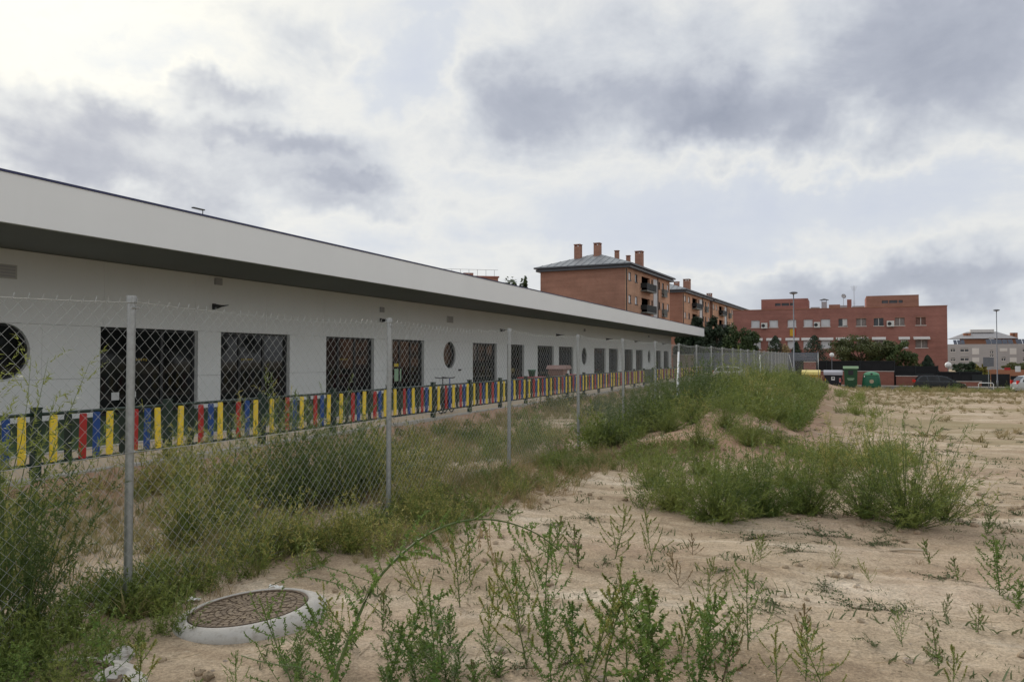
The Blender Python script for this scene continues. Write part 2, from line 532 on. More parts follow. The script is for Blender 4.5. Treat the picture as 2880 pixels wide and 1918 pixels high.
class MB:
    def __init__(s):
        s.v, s.f, s.m = [], [], []

    def box(s, x0, x1, y0, y1, z0, z1, mi=0, M=None):
        b = len(s.v)
        vs = [(x0, y0, z0), (x1, y0, z0), (x1, y1, z0), (x0, y1, z0), (x0, y0, z1), (x1, y0, z1), (x1, y1, z1), (x0, y1, z1)]
        if M is not None:
            vs = [tuple(M @ Vector(q)) for q in vs]
        s.v += vs
        for q in ((0, 3, 2, 1), (4, 5, 6, 7), (0, 1, 5, 4), (1, 2, 6, 5), (2, 3, 7, 6), (3, 0, 4, 7)):
            s.f.append(tuple(b + i for i in q))
            s.m.append(mi)
        return s

    def tube(s, pts, rad, sides=6, mi=0, cap=True):
        pts = [Vector(p) for p in pts]
        if not isinstance(rad, (list, tuple)):
            rad = [rad] * len(pts)
        b = len(s.v)
        n = len(pts)
        up = Vector((.13, .31, .94))
        for i, p in enumerate(pts):
            d = (pts[min(i + 1, n - 1)] - pts[max(i - 1, 0)])
            d = d.normalized() if d.length > 1e-9 else Vector((0, 0, 1))
            a = d.cross(up if abs(d.dot(up)) < .95 else Vector((1, 0, 0))).normalized()
            c = d.cross(a)
            for k in range(sides):
                w = 2 * math.pi * k / sides
                s.v.append(tuple(p + (a * math.cos(w) + c * math.sin(w)) * rad[i]))
        for i in range(n - 1):
            for k in range(sides):
                k2 = (k + 1) % sides
                s.f.append((b + i * sides + k, b + i * sides + k2, b + (i + 1) * sides + k2, b + (i + 1) * sides + k))
                s.m.append(mi)
        if cap and sides > 2:
            s.f.append(tuple(b + k for k in range(sides))[::-1])
            s.f.append(tuple(b + (n - 1) * sides + k for k in range(sides)))
            s.m += [mi, mi]
        return s

    def lathe(s, prof, seg=24, mi=0, cx=0.0, cy=0.0, sx=1.0, sy=1.0):
        b = len(s.v)
        for r, z in prof:
            for k in range(seg):
                w = 2 * math.pi * k / seg
                s.v.append((cx + r * math.cos(w) * sx, cy + r * math.sin(w) * sy, z))
        for i in range(len(prof) - 1):
            for k in range(seg):
                k2 = (k + 1) % seg
                s.f.append((b + i * seg + k, b + i * seg + k2, b + (i + 1) * seg + k2, b + (i + 1) * seg + k))
                s.m.append(mi)
        s.f.append(tuple(b + k for k in range(seg))[::-1])
        s.f.append(tuple(b + (len(prof) - 1) * seg + k for k in range(seg)))
        s.m += [mi, mi]
        return s

    def prism(s, poly, y0, y1, mi=0):
        """polygon in x,z extruded along y"""
        b = len(s.v)
        n = len(poly)
        s.v += [(x, y0, z) for x, z in poly] + [(x, y1, z) for x, z in poly]
        s.f.append(tuple(range(b, b + n)))
        s.f.append(tuple(range(b + 2 * n - 1, b + n - 1, -1)))
        s.m += [mi, mi]
        for k in range(n):
            k2 = (k + 1) % n
            s.f.append((b + k, b + n + k, b + n + k2, b + k2))
            s.m.append(mi)
        return s

    def leaf(s, p, d, up, L, Wd, mi=0, bend=.15):
        side = d.cross(up)
        if side.length < 1e-5:
            side = Vector((1, 0, 0))
        side.normalize()
        nn = side.cross(d)
        b = len(s.v)
        q = p + d * (L * .45) + nn * (L * .06)
        s.v += [tuple(p), tuple(q + side * (Wd * .5)), tuple(p + d * L - nn * (L * bend)), tuple(q - side * (Wd * .5))]
        s.f.append((b, b + 1, b + 2, b + 3))
        s.m.append(mi)

    def mesh(s, name, mats, smooth=False):
        me = bpy.data.meshes.new(name)
        me.from_pydata(s.v, [], s.f)
        for q in (mats if isinstance(mats, (list, tuple)) else [mats]):
            me.materials.append(q)
        if any(s.m):
            me.polygons.foreach_set('material_index', s.m)
        if smooth:
            me.polygons.foreach_set('use_smooth', [True] * len(me.polygons))
        me.update()
        return me

    def arr(s):
        """vertices, faces (quads; triangles doubled) and material indices as arrays"""
        f = np.array([(q if len(q) == 4 else (q[0], q[1], q[2], q[2])) for q in s.f], dtype=np.int64)
        return np.array(s.v, float), f, np.array(s.m, dtype=np.int32)

    def build(s, name, mats, parent=None, smooth=False):
        o = bpy.data.objects.new(name, s.mesh(name, mats, smooth))
        C.objects.link(o)
        if parent is not None:
            o.parent = parent
        return o


def tag(o, label=None, cat=None, group=None, kind=None):
    if label:
        o['label'] = label
    if cat:
        o['category'] = cat
    if group:
        o['group'] = group
    if kind:
        o['kind'] = kind
    return o


def thing(name, label, cat, loc=(0, 0, 0), rz=0.0, group=None):
    o = bpy.data.objects.new(name, None)
    o.empty_display_size = .2
    C.objects.link(o)
    o.location = loc
    o.rotation_euler = (0, 0, rz)
    return tag(o, label, cat, group)


def copy_tree(o, parent=None):
    c = o.copy()
    C.objects.link(c)
    if parent is not None:
        c.parent = parent
    for ch in list(o.children):
        copy_tree(ch, c)
    return c


def obj(name, me, parent=None):
    o = bpy.data.objects.new(name, me)
    C.objects.link(o)
    if parent is not None:
        o.parent = parent
    return o


def B(name, m_, parent, *a):
    return MB().box(*a).build(name, m_, parent)


def np_mesh(name, V, Fq, mi, mats):
    """one mesh from arrays; triangles are quads whose last two corners agree"""
    tri = Fq[:, 2] == Fq[:, 3]
    ls = np.where(tri, 3, 4).astype(np.int32)
    mask = np.ones(Fq.shape, bool)
    mask[tri, 3] = False
    loops = Fq[mask].astype(np.int32)
    start = np.concatenate([[0], np.cumsum(ls)[:-1]]).astype(np.int32)
    me = bpy.data.meshes.new(name)
    me.vertices.add(len(V))
    me.vertices.foreach_set('co', V.astype(np.float32).ravel())
    me.loops.add(len(loops))
    me.loops.foreach_set('vertex_index', loops)
    me.polygons.add(len(ls))
    me.polygons.foreach_set('loop_start', start)
    me.polygons.foreach_set('loop_total', ls)
    me.polygons.foreach_set('material_index', mi.astype(np.int32))
    for q in mats:
        me.materials.append(q)
    me.update(calc_edges=True)
    return me


def scatter(name, variants, mats, spots, label, cat, rng):
    """many plants that nobody could count, as one object. spots: (x, y, scale, z-scale)"""
    Vs, Fs, Ms, off = [], [], [], 0
    arrs = [v.arr() for v in variants]
    xs = np.array([q[0] for q in spots])
    ys = np.array([q[1] for q in spots])
    zs = ground(xs, ys)
    for i, (x, y, k, kz) in enumerate(spots):
        v, f, m_ = arrs[rng.randrange(len(arrs))]
        a = rng.uniform(0, 6.283)
        lean = rng.gauss(0, .10)
        ca, sa = math.cos(a) * k, math.sin(a) * k
        q = np.empty_like(v)
        q[:, 0] = v[:, 0] * ca - v[:, 1] * sa + x + v[:, 2] * k * lean
        q[:, 1] = v[:, 0] * sa + v[:, 1] * ca + y
        q[:, 2] = v[:, 2] * k * kz + zs[i] - .01
        Vs.append(q)
        Fs.append(f + off)
        Ms.append(m_)
        off += len(v)
    me = np_mesh(name, np.concatenate(Vs), np.concatenate(Fs), np.concatenate(Ms), mats)
    return tag(obj(name, me), label, cat, kind='stuff')

# ------------------------------------------------------------------ ground, playground, street


def spaced(a, b, c, n, tight):
    u = np.linspace(-1, 1, n)
    k = np.sinh(u * tight) / math.sinh(tight)
    return np.where(k < 0, c + k * (c - a), c + k * (b - c))


gx = spaced(-420, 460, .6, 350, 5.7)
gy = spaced(-60, 620, 5.0, 390, 5.4)
GX, GY = np.meshgrid(gx, gy)
GZ = ground(GX.ravel(), GY.ravel())
nx, ny = len(gx), len(gy)
idx = np.arange(nx * ny).reshape(ny, nx)
Fq = np.stack([idx[:-1, :-1], idx[:-1, 1:], idx[1:, 1:], idx[1:, :-1]], -1).reshape(-1, 4)
gme = np_mesh('ground', np.stack([GX.ravel(), GY.ravel(), GZ], -1), Fq, np.zeros(len(Fq)), [soil])
gme.polygons.foreach_set('use_smooth', [True] * len(gme.polygons))
tag(obj('ground', gme), 'dry sandy waste ground with pale crusts and red earth', 'ground', kind='structure')

SL = .003                                       # the strip along the playground climbs very slightly


def zline(s):
    return SL * max(0.0, s - 8.0)


def sheet(name, m_, s0, s1, t0, t1, dz, label, cat, n=40):
    mb = MB()
    for i in range(n):
        a, b = s0 + (s1 - s0) * i / n, s0 + (s1 - s0) * (i + 1) / n
        k = len(mb.v)
        for q, tt in ((a, t0), (a, t1), (b, t1), (b, t0)):
            mb.v.append(tuple(st(q, tt, zline(q) + dz)))
        mb.f.append((k, k + 1, k + 2, k + 3))
        mb.m.append(0)
    return tag(mb.build(name, m_), label, cat, kind='structure')


sheet('turf', turf, -6, 104, -40, -12.25, -.012, 'dark green play surface in front of the white building', 'turf')
sheet('sand_path', sandmat, -6, 78, -12.15, -9.80, -.008, 'strip of sand between play surface and fence kerb', 'path')
for nm, t0, t1, h, lab in (('kerb', -9.80, -9.66, .03, 'pale concrete kerb under the coloured picket fence'), ('kerb', -12.27, -12.13, .02, 'thin concrete edging between sand strip and play surface')):
    mb = MB()
    for i in range(80):
        a, b = -6 + 84 * i / 80 + .006, -6 + 84 * (i + 1) / 80 - .006
        k = len(mb.v)
        for q in (a, b):
            for tt in (t0, t1):
                for zz in (-.25, h):
                    mb.v.append(tuple(st(q, tt, zline(q) + zz)))
        for q in ((0, 1, 3, 2), (4, 6, 7, 5), (1, 5, 7, 3), (0, 2, 6, 4), (0, 4, 5, 1), (2, 3, 7, 6)):
            mb.f.append(tuple(k + i_ for i_ in q))
            mb.m.append(0)
    tag(mb.build(nm, kerb_conc), lab, 'kerb', kind='structure')

STREET = -1.24
mb = MB()
for a, b, z, nm in ((79.6, 84.0, STREET + .006, 'road'),):
    k = len(mb.v)
    for q, tt in ((a, -8), (a, 120), (b, 120), (b, -8)):
        mb.v.append(tuple(st(q, tt, z)))
    mb.f.append((k, k + 1, k + 2, k + 3))
    mb.m.append(0)
tag(mb.build('road', asphalt), 'grey asphalt street beyond the waste ground', 'road', kind='structure')
mb = MB().box(84.0, 86.3, -120, 8, STREET - .3, STREET + .13)
po = mb.build('pavement', pave)
po.rotation_euler = (0, 0, TH)
tag(po, 'raised pavement along the far side of the street', 'pavement', kind='structure')

# ------------------------------------------------------------------ white one-storey building
WT, FT = -18.65, -15.06                         # wall line and fascia line
S0 = 2.0
kg = thing('school_building', 'long white one-storey building with deep flat overhanging roof', 'building', st(S0, WT), TH)
S_END = s_on(1888, WT)
S_FEND = s_on(1981, FT)
ZB, ZT, ZD, ZJ = 4.28, 5.27, 2.47, 1.06
dpx = [(231, 455), (508, 666), (750, 860), (902, 975), (1087, 1142), (1166, 1205), (1236, 1273), (1285, 1318), (1366, 1392), (1400, 1421), (1436, 1455), (1462, 1478), (1508, 1520), (1526, 1537)]
opx = [6, 1034, 1343.5, 1492.5]
doors = [(s_on(a * 1.2234, WT) - S0, s_on(b * 1.2234, WT) - S0) for a, b in dpx]
ovals = [s_on(a * 1.2234, WT) - S0 for a in opx]
LEN = S_END - S0
# dark core behind the cladding, roof slab
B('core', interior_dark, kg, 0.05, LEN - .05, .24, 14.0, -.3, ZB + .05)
B('end_wall', wall_white, kg, LEN - .045, LEN, .225, 14.2, -.3, ZB + .03)
B('soffit', soffit_grey, kg, -3.0, S_FEND - S0 - .13, FT * -1 + WT + .13, 14.0, ZB + .012, ZB + .10)
B('fascia', fascia_white, kg, -3.0, S_FEND - S0, WT - FT, WT - FT + .12, ZB, ZT)
B('fascia', fascia_white, kg, S_FEND - S0 - .12, S_FEND - S0 - .002, WT - FT + .122, 14.1, ZB, ZT)
B('roof', slate, kg, -3.0, S_FEND - S0 - .13, WT - FT + .13, 14.0, ZT - .25, ZT - .10)
B('roof_edge', navy, kg, -3.02, S_FEND - S0 + .015, WT - FT - .02, WT - FT + .16, ZT + .002, ZT + .05)
B('roof_edge', navy, kg, S_FEND - S0 - .16, S_FEND - S0 + .012, WT - FT + .165, 14.1, ZT + .002, ZT + .05)
# cladding panels with open joints
G = .004
cuts = sorted([q for d in doors for q in d])
piers = []
prev = 0.0
for a, b in doors:
    piers.append((prev, a))
    prev = b
piers.append((prev, LEN))


def panel(a, b, z0, z1):
    if b - a > .03:
        B('wall_panel', wall_white, kg, a + G, b - G, 0, .2, z0 + G, z1 - G)


def hole_panel(a, b, z0, z1, cxx, r):
    cz = (z0 + z1) / 2 + .005
    mb = MB()
    n = 56
    ring, rect = [], []
    for k in range(n):
        w = 2 * math.pi * k / n
        ring.append((cxx + r * math.cos(w), cz + r * math.sin(w)))
        ux, uz = math.cos(w), math.sin(w)
        q = min(((b - G - cxx) if ux > 0 else (a + G - cxx)) / ux if abs(ux) > 1e-6 else 9e9, ((z1 - G - cz) if uz > 0 else (z0 + G - cz)) / uz if abs(uz) > 1e-6 else 9e9)
        rect.append((cxx + ux * q, cz + uz * q))
    cn = [(b - G, z1 - G), (a + G, z1 - G), (a + G, z0 + G), (b - G, z0 + G)]
    for c_ in cn:                                # pull the closest boundary point onto each corner
        k = min(range(n), key=lambda i: (rect[i][0] - c_[0]) ** 2 + (rect[i][1] - c_[1]) ** 2)
        rect[k] = c_
    mb.v = [(x, 0.0, z) for x, z in ring] + [(x, 0.0, z) for x, z in rect] + [(x, .2, z) for x, z in ring] + [(x, .2, z) for x, z in rect]
    for k in range(n):
        k2 = (k + 1) % n
        mb.f += [(k, k2, n + k2, n + k), (2 * n + k2, 2 * n + k, 3 * n + k, 3 * n + k2), (k2, k, 2 * n + k, 2 * n + k2), (n + k, n + k2, 3 * n + k2, 3 * n + k)]
        mb.m += [0] * 4
    mb.build('wall_panel', wall_white, kg)
    ro = MB()
    ro.v = [(cxx + (r + .01) * math.cos(2 * math.pi * k / 48), .13, cz + (r + .01) * math.sin(2 * math.pi * k / 48)) for k in range(48)] + \
           [(cxx + (r + .01) * math.cos(2 * math.pi * k / 48), .16, cz + (r + .01) * math.sin(2 * math.pi * k / 48)) for k in range(48)]
    ro.f = [tuple(range(48))] + [(k, 48 + k, 48 + (k + 1) % 48, (k + 1) % 48) for k in range(48)]
    ro.m = [0] * 49
    w_ = ro.build('round_window', glass, kg)
    fr = MB()
    for k in range(48):
        w0, w1 = 2 * math.pi * k / 48, 2 * math.pi * (k + 1) / 48
        bb = len(fr.v)
        for w in (w0, w1):
            for rr, yy in ((r - .055, .10), (r - .001, .10), (r - .001, .128), (r - .055, .128)):
                fr.v.append((cxx + rr * math.cos(w), yy, cz + rr * math.sin(w)))
        for i in range(4):
            fr.f.append((bb + i, bb + (i + 1) % 4, bb + 4 + (i + 1) % 4, bb + 4 + i))
            fr.m.append(0)
    fr.build('frame', frame_dark, w_)


for a, b in piers:
    ov = [o_ for o_ in ovals if a < o_ < b]
    parts = [a, b]
    if b - a > 4:
        parts = [a] + [a + (b - a) * i / 3 for i in (1, 2)] + [b] if not ov else [a, b]
    for p0, p1 in zip(parts[:-1], parts[1:]):
        panel(p0, p1, -.2, ZJ)
        if ov:
            o_ = ov[0]
            if o_ - a > 1.25:
                panel(a, o_ - 1.0, ZJ, ZD)
            if b - o_ > 1.25:
                panel(o_ + 1.0, b, ZJ, ZD)
            hole_panel(max(a, o_ - 1.0), min(b, o_ + 1.0), ZJ, ZD, o_, .69)
        else:
            panel(p0, p1, ZJ, ZD)
n_up = 28
for i in range(n_up):
    panel(LEN * i / n_up, LEN * (i + 1) / n_up, ZD, ZB)

ochre = mat('sticker_ochre', (.30, .215, .03), .6)
for i, (a, b) in enumerate(doors):
    d = MB()
    d.box(a + .002, b - .002, .14, .20, ZD - .075, ZD - .002)
    d.box(a + .002, b - .002, .14, .20, .002, .07)
    d.box(a + .002, a + .085, .138, .198, .07, ZD - .075)
    d.box(b - .085, b - .002, .138, .198, .07, ZD - .075)
    dr = d.build('glass_door', frame_dark, kg)
    w = b - a - .17
    xs = [a + .085, a + .085 + w * .28, a + .085 + w * .64, b - .085]
    for k in (1, 2):
        B('mullion', frame_dark, dr, xs[k] - .05, xs[k] + .05, .136, .196, .072, ZD - .077)
    for k in range(3):
        g = .05
        B('pane', glass, dr, xs[k] + (g if k else .001), xs[k + 1] - (g if k < 2 else .001), .17, .182, .072, ZD - .077)
    if i < 3:                                   # row of small yellow stickers on the glass
        for k in range(7):
            x = xs[1] + .12 + k * .085
            B('sticker', ochre, dr, x, x + .045, .164, .1685, 1.52 + (k % 3) * .008, 1.60)
# pale papers taped inside the fourth door
B('paper', bin_green_l, kg, doors[3][0] + .45, doors[3][0] + 1.05, .164, .1685, .55, 1.12)
B('paper', sl_yellow, kg, doors[3][0] + .42, doors[3][0] + .95, .164, .1685, 1.22, 1.36)
B('paper', sticker, kg, doors[0][0] + .5, doors[0][0] + .75, .164, .1685, .42, .64)
B('paper', sticker, kg, doors[0][0] + 1.1, doors[0][0] + 1.32, .164, .1685, .48, .64)
# vents and little boxes on the wall
vent_pale = mat('vent_pale', (.50, .49, .46), .7, .05, 3)
for px, z in ((4, 3.55), (1265, 3.46)):
    x = s_on(px, WT) - S0
    vt = B('vent', vent_pale, kg, x - .34, x + .34, -.03, -.002, z, z + .34)
    for k in range(4):
        B('louvre', plaster_grey, vt, x - .29, x + .29, -.045, -.031, z + .04 + k * .075, z + .085 + k * .075)
for px, z in ((1072, 3.65), (1643, 3.75), (1824, 3.85), (610, 4.0)):
    x = s_on(px, WT) - S0
    B('sensor', plaster_grey, kg, x - .14, x + .14, -.08, -.002, z, z + .22)
x = s_on(1292, WT) - S0
B('tap_box', lamp_dark, kg, x - .12, x + .12, -.06, -.002, .95, 1.03)

for k, (px, py, where) in enumerate(((600, 861, 'between the two widest glass doors'), (1070, 900, 'above the gap after the third glass door'), (1407, 926, 'past the wall vent, near the middle of the facade'), (1565, 939, 'fourth along the white facade'),
                                     (1705, 950, 'fifth along the white facade'), (1785, 957, 'second from the far end of the white facade'), (1863, 963, 'closest to the far end of the white facade'))):
    s = s_on(px, WT)
    z = 3.28
    r = thing('wall_lamp', 'dark tapered wall lamp ' + where, 'lamp', st(s, WT, z), TH, 'tapered lamps on the white facade')
    MB().box(-.07, .07, -.03, -.002, -.1, .1).build('wall_plate', lamp_dark, r)
    MB().tube([(0, -.03, 0), (0, -.16, .0), (0, -.34, .012), (0, -.62, .03)], [.085, .075, .03, .012], 10).build('spike', lamp_dark, r, True)
# small bracket lamp standing on the roof edge
s = s_on(575, FT)
r = thing('roof_lamp', 'small dark bracket lamp standing on the roof edge', 'lamp', st(s, FT - .1, ZT + .05), TH)
MB().tube([(0, 0, 0), (0, 0, .12)], .012, 6).build('pole', lamp_dark, r)
MB().box(-.34, .04, -.04, .04, .12, .15).build('lamp_head', lamp_dark, r)

# ------------------------------------------------------------------ coloured picket fence
CT = -9.73
cf = thing('picket_fence', 'low playground fence of red, blue, yellow and dark green pickets', 'fence', st(0, CT), TH)
PW = 2.16
s1 = 2.16 - 2 * PW + .01
s1 = s_on(104, CT) - 2 * PW
post_me = MB()
post_me.box(-.05, .05, -.05, .05, -.25, .93)
post_me.box(-.056, .056, -.056, .056, .931, .955)
post_me = post_me.mesh('post', fence_green)
rail_t = MB().tube([(0, 0, 0), (1, 0, 0)], .024, 8).mesh('rail', fence_green, True)
slat_me = {}
for nm, m_ in (('y', sl_yellow), ('g', sl_green), ('r', sl_red), ('b', sl_blue)):
    q = MB()
    q.prism([(-.046, .0), (.046, .0), (.050, .03), (.050, .60), (.040, .622), (-.040, .622), (-.050, .60), (-.050, .03)], -.012, .012)
    slat_me[nm] = q.mesh('slat', m_)
NPAN = 27
rngf = random.Random(4)
for i in range(NPAN + 1):
    s = s1 + i * PW
    o = obj('post', post_me, cf)
    o.location = (s, 0, zline(s))
for i in range(NPAN):
    a = s1 + i * PW + .05
    za, zb = zline(a), zline(a + PW)
    gate = (i == 18)
    for zz in (.20, .86):
        o = obj('rail', rail_t, cf)
        o.location = (a, .0, za + zz)
        o.scale = (PW - .1, 1, 1)
        o.rotation_euler = (0, -math.atan((zb - za) / PW), 0)
    if gate:
        B('gate_panel', fence_green, cf, a + .06, a + PW - .16, -.02, .02, za + .10, za + .90)
        continue
    for k, ch in enumerate('ygrbygrby'):
        o = obj('slat', slat_me[ch], cf)
        s = a - .05 + PW * (k + 1) / 10
        o.location = (s, -.042, zline(s) + .217 + rngf.gauss(0, .005))
        o.rotation_euler = (0, rngf.gauss(0, .012), rngf.gauss(0, .05))

# ------------------------------------------------------------------ chain-link fence
p1 = Vector((-2.46, 4.95, 0))
s_p1, WFT = to_st(p1.x, p1.y)
SP = 3.10
wf = thing('chain_link_fence', 'tall galvanised chain-link fence on round steel posts', 'fence', st(s_p1, WFT), TH)


def ftop(ds):
    return 1.965 + .0016 * ds


pm = MB()
pm.tube([(0, 0, -.5), (0, 0, .0)], .026, 12, cap=True)
post_w = {}
NP = 24
rngw = random.Random(8)
for i in range(-2, NP):
    ds = i * SP
    g = st(s_p1 + ds, WFT)
    zb = gz(g.x, g.y) - .15
    tp = ftop(ds) + .02
    q = MB()
    lx, ly = rngw.gauss(0, .012), rngw.gauss(0, .012)
    if i == 0:
        lx, ly = .006, 0
    q.tube([(ds, 0, zb), (ds + lx, ly, tp)], .026, 14, cap=False)
    po = q.build('post', galv, wf, True)
    cp = MB()
    cp.lathe([(.0005, tp + .022), (.031, tp + .020), (.031, tp - .028), (.0265, tp - .029)][::-1], 14, cx=ds + lx, cy=ly)
    cp.build('cap', galv, po)
    if i < 8:
        for zz in (tp - .06, 1.0):
            cl = MB()
            cl.lathe([(.0285, zz - .008), (.0285, zz + .008)], 12, cx=ds + lx, cy=ly)
            cl.tube([(ds + lx - .03, ly - .032, zz), (ds + lx + .03, ly - .032, zz)], .004, 5)
            cl.build('clamp', galv, po)


def chain_panel(i):
    x0, x1 = i * SP, (i + 1) * SP
    g0, g1 = st(s_p1 + x0, WFT), st(s_p1 + x1, WFT)
    zb = min(gz(g0.x, g0.y), gz(g1.x, g1.y)) + .03
    zt = ftop(x0 + SP / 2)
    sag = lambda x: -.035 * (1 - ((x - (x0 + x1) / 2) / (SP / 2)) ** 2)
    H = zt - zb
    p = .0848
    r = .00112 if i < 3 else .0012
    q = MB()
    Y = -.031
    n = int((SP + H) / p) + 1
    rp = random.Random(100 + i)
    for fam in (1, -1):
        for k in range(n):
            c = x0 - H + k * p if fam == 1 else x0 + k * p
            # x = c + fam * (z - zb)
            za = max(zb, zb + ((x0 - c) if fam == 1 else (c - x1)))
            zc_ = min(zt, zb + ((x1 - c) if fam == 1 else (c - x0)))
            if zc_ - za < .02:
                continue
            pts = []
            m_ = 7 if i < 3 else 3
            for j in range(m_):
                z = za + (zc_ - za) * j / (m_ - 1)
                x = c + fam * (z - zb)
                wob = .0035 * math.sin(x * 9 + z * 4 + i)
                bulge = .018 * math.sin((x - x0) / SP * math.pi) * math.sin((z - zb) / H * math.pi * 1.3 + i)
                pts.append((x + wob, Y + fam * .0013 + bulge, z + sag(x) * (z - zb) / H))
            q.tube(pts, r, 3, cap=False)
    k = 0
    while x0 + k * p < x1:
        x = x0 + k * p + .02
        z = zt + sag(x)
        q.tube([(x - .008, Y, z - .02), (x + .004, Y, z + .012), (x + .010 + rp.gauss(0, .003), Y + rp.gauss(0, .004), z + .028)], .0022, 3, cap=False)
        k += 1
    pn = q.build('wire_mesh', wire, wf)
    for zz in (zt - .004, 1.0 if i < 30 else 1.0, zb + .04):
        w_ = MB()
        pts = [(x0 + SP * j / 8, Y - .004, zz + (sag(x0 + SP * j / 8) if zz > 1.5 else .3 * sag(x0 + SP * j / 8))) for j in range(9)]
        w_.tube(pts, .0021, 4, cap=False)
        w_.build('tension_wire', wire, wf)


for i in range(-2, NP - 1):
    chain_panel(i)
# raking struts that hold the fence
for i, k in ((6, 1), (14, 1)):
    ds = i * SP - .35
    g = st(s_p1 + ds, WFT)
    gq = st(s_p1 + ds - 1.15, WFT + .22)
    q = MB().tube([(ds, -.06, ftop(ds) - .22), (ds - 1.15, -.22, gz(gq.x, gq.y) - .1)], .024, 10)
    q.build('strut', white_tube, wf, True)
# short return at the far corner
q = MB()
L2 = 2.6
ds = (NP - 1) * SP
for fam in (1, -1):
    for k in range(int((L2 + 1.7) / .0848)):
        c = -1.7 + k * .0848 if fam == 1 else k * .0848
        za, zc_ = max(.4, .4 + ((0 - c) if fam == 1 else (c - L2))), min(2.1, .4 + ((L2 - c) if fam == 1 else c))
        if zc_ - za > .02:
            q.tube([(ds + .0016 * fam, -(c + fam * (za - .4)), za), (ds + .0016 * fam, -(c + fam * (zc_ - .4)), zc_)], .0017, 3, cap=False)
q.build('wire_mesh', wire, wf)
MB().tube([(ds, -L2, -.6), (ds, -L2, 2.1)], .026, 10).build('post', galv, wf, True)
MB().tube([(ds + .1, -.1, 1.95), (ds + .9, -.5, .0)], .024, 10).build('strut', white_tube, wf, True)

# ------------------------------------------------------------------ buildings behind


def cells(us, zs, openings):
    us = sorted(set(round(q, 4) for q in us))
    zs = sorted(set(round(q, 4) for q in zs))
    for a, b in zip(us[:-1], us[1:]):
        run = None
        for c, d in zip(zs[:-1], zs[1:]):
            hole = any(o[0] - 1e-3 < (a + b) / 2 < o[1] + 1e-3 and o[2] - 1e-3 < (c + d) / 2 < o[3] + 1e-3 for o in openings)
            if hole:
                if run:
                    yield a, b, run[0], run[1]
                run = None
            else:
                run = (run[0], d) if run else (c, d)
        if run:
            yield a, b, run[0], run[1]


def pierced(u0, u1, z0, z1, openings, put):
    us = [u0, u1] + [q for o in openings for q in o[:2]]
    zs = [z0, z1] + [q for o in openings for q in o[2:4]]
    for c in cells(us, zs, openings):
        put(*c)


seam_grey = mat('seam_grey', (.20, .215, .235), .5, .1, 1)


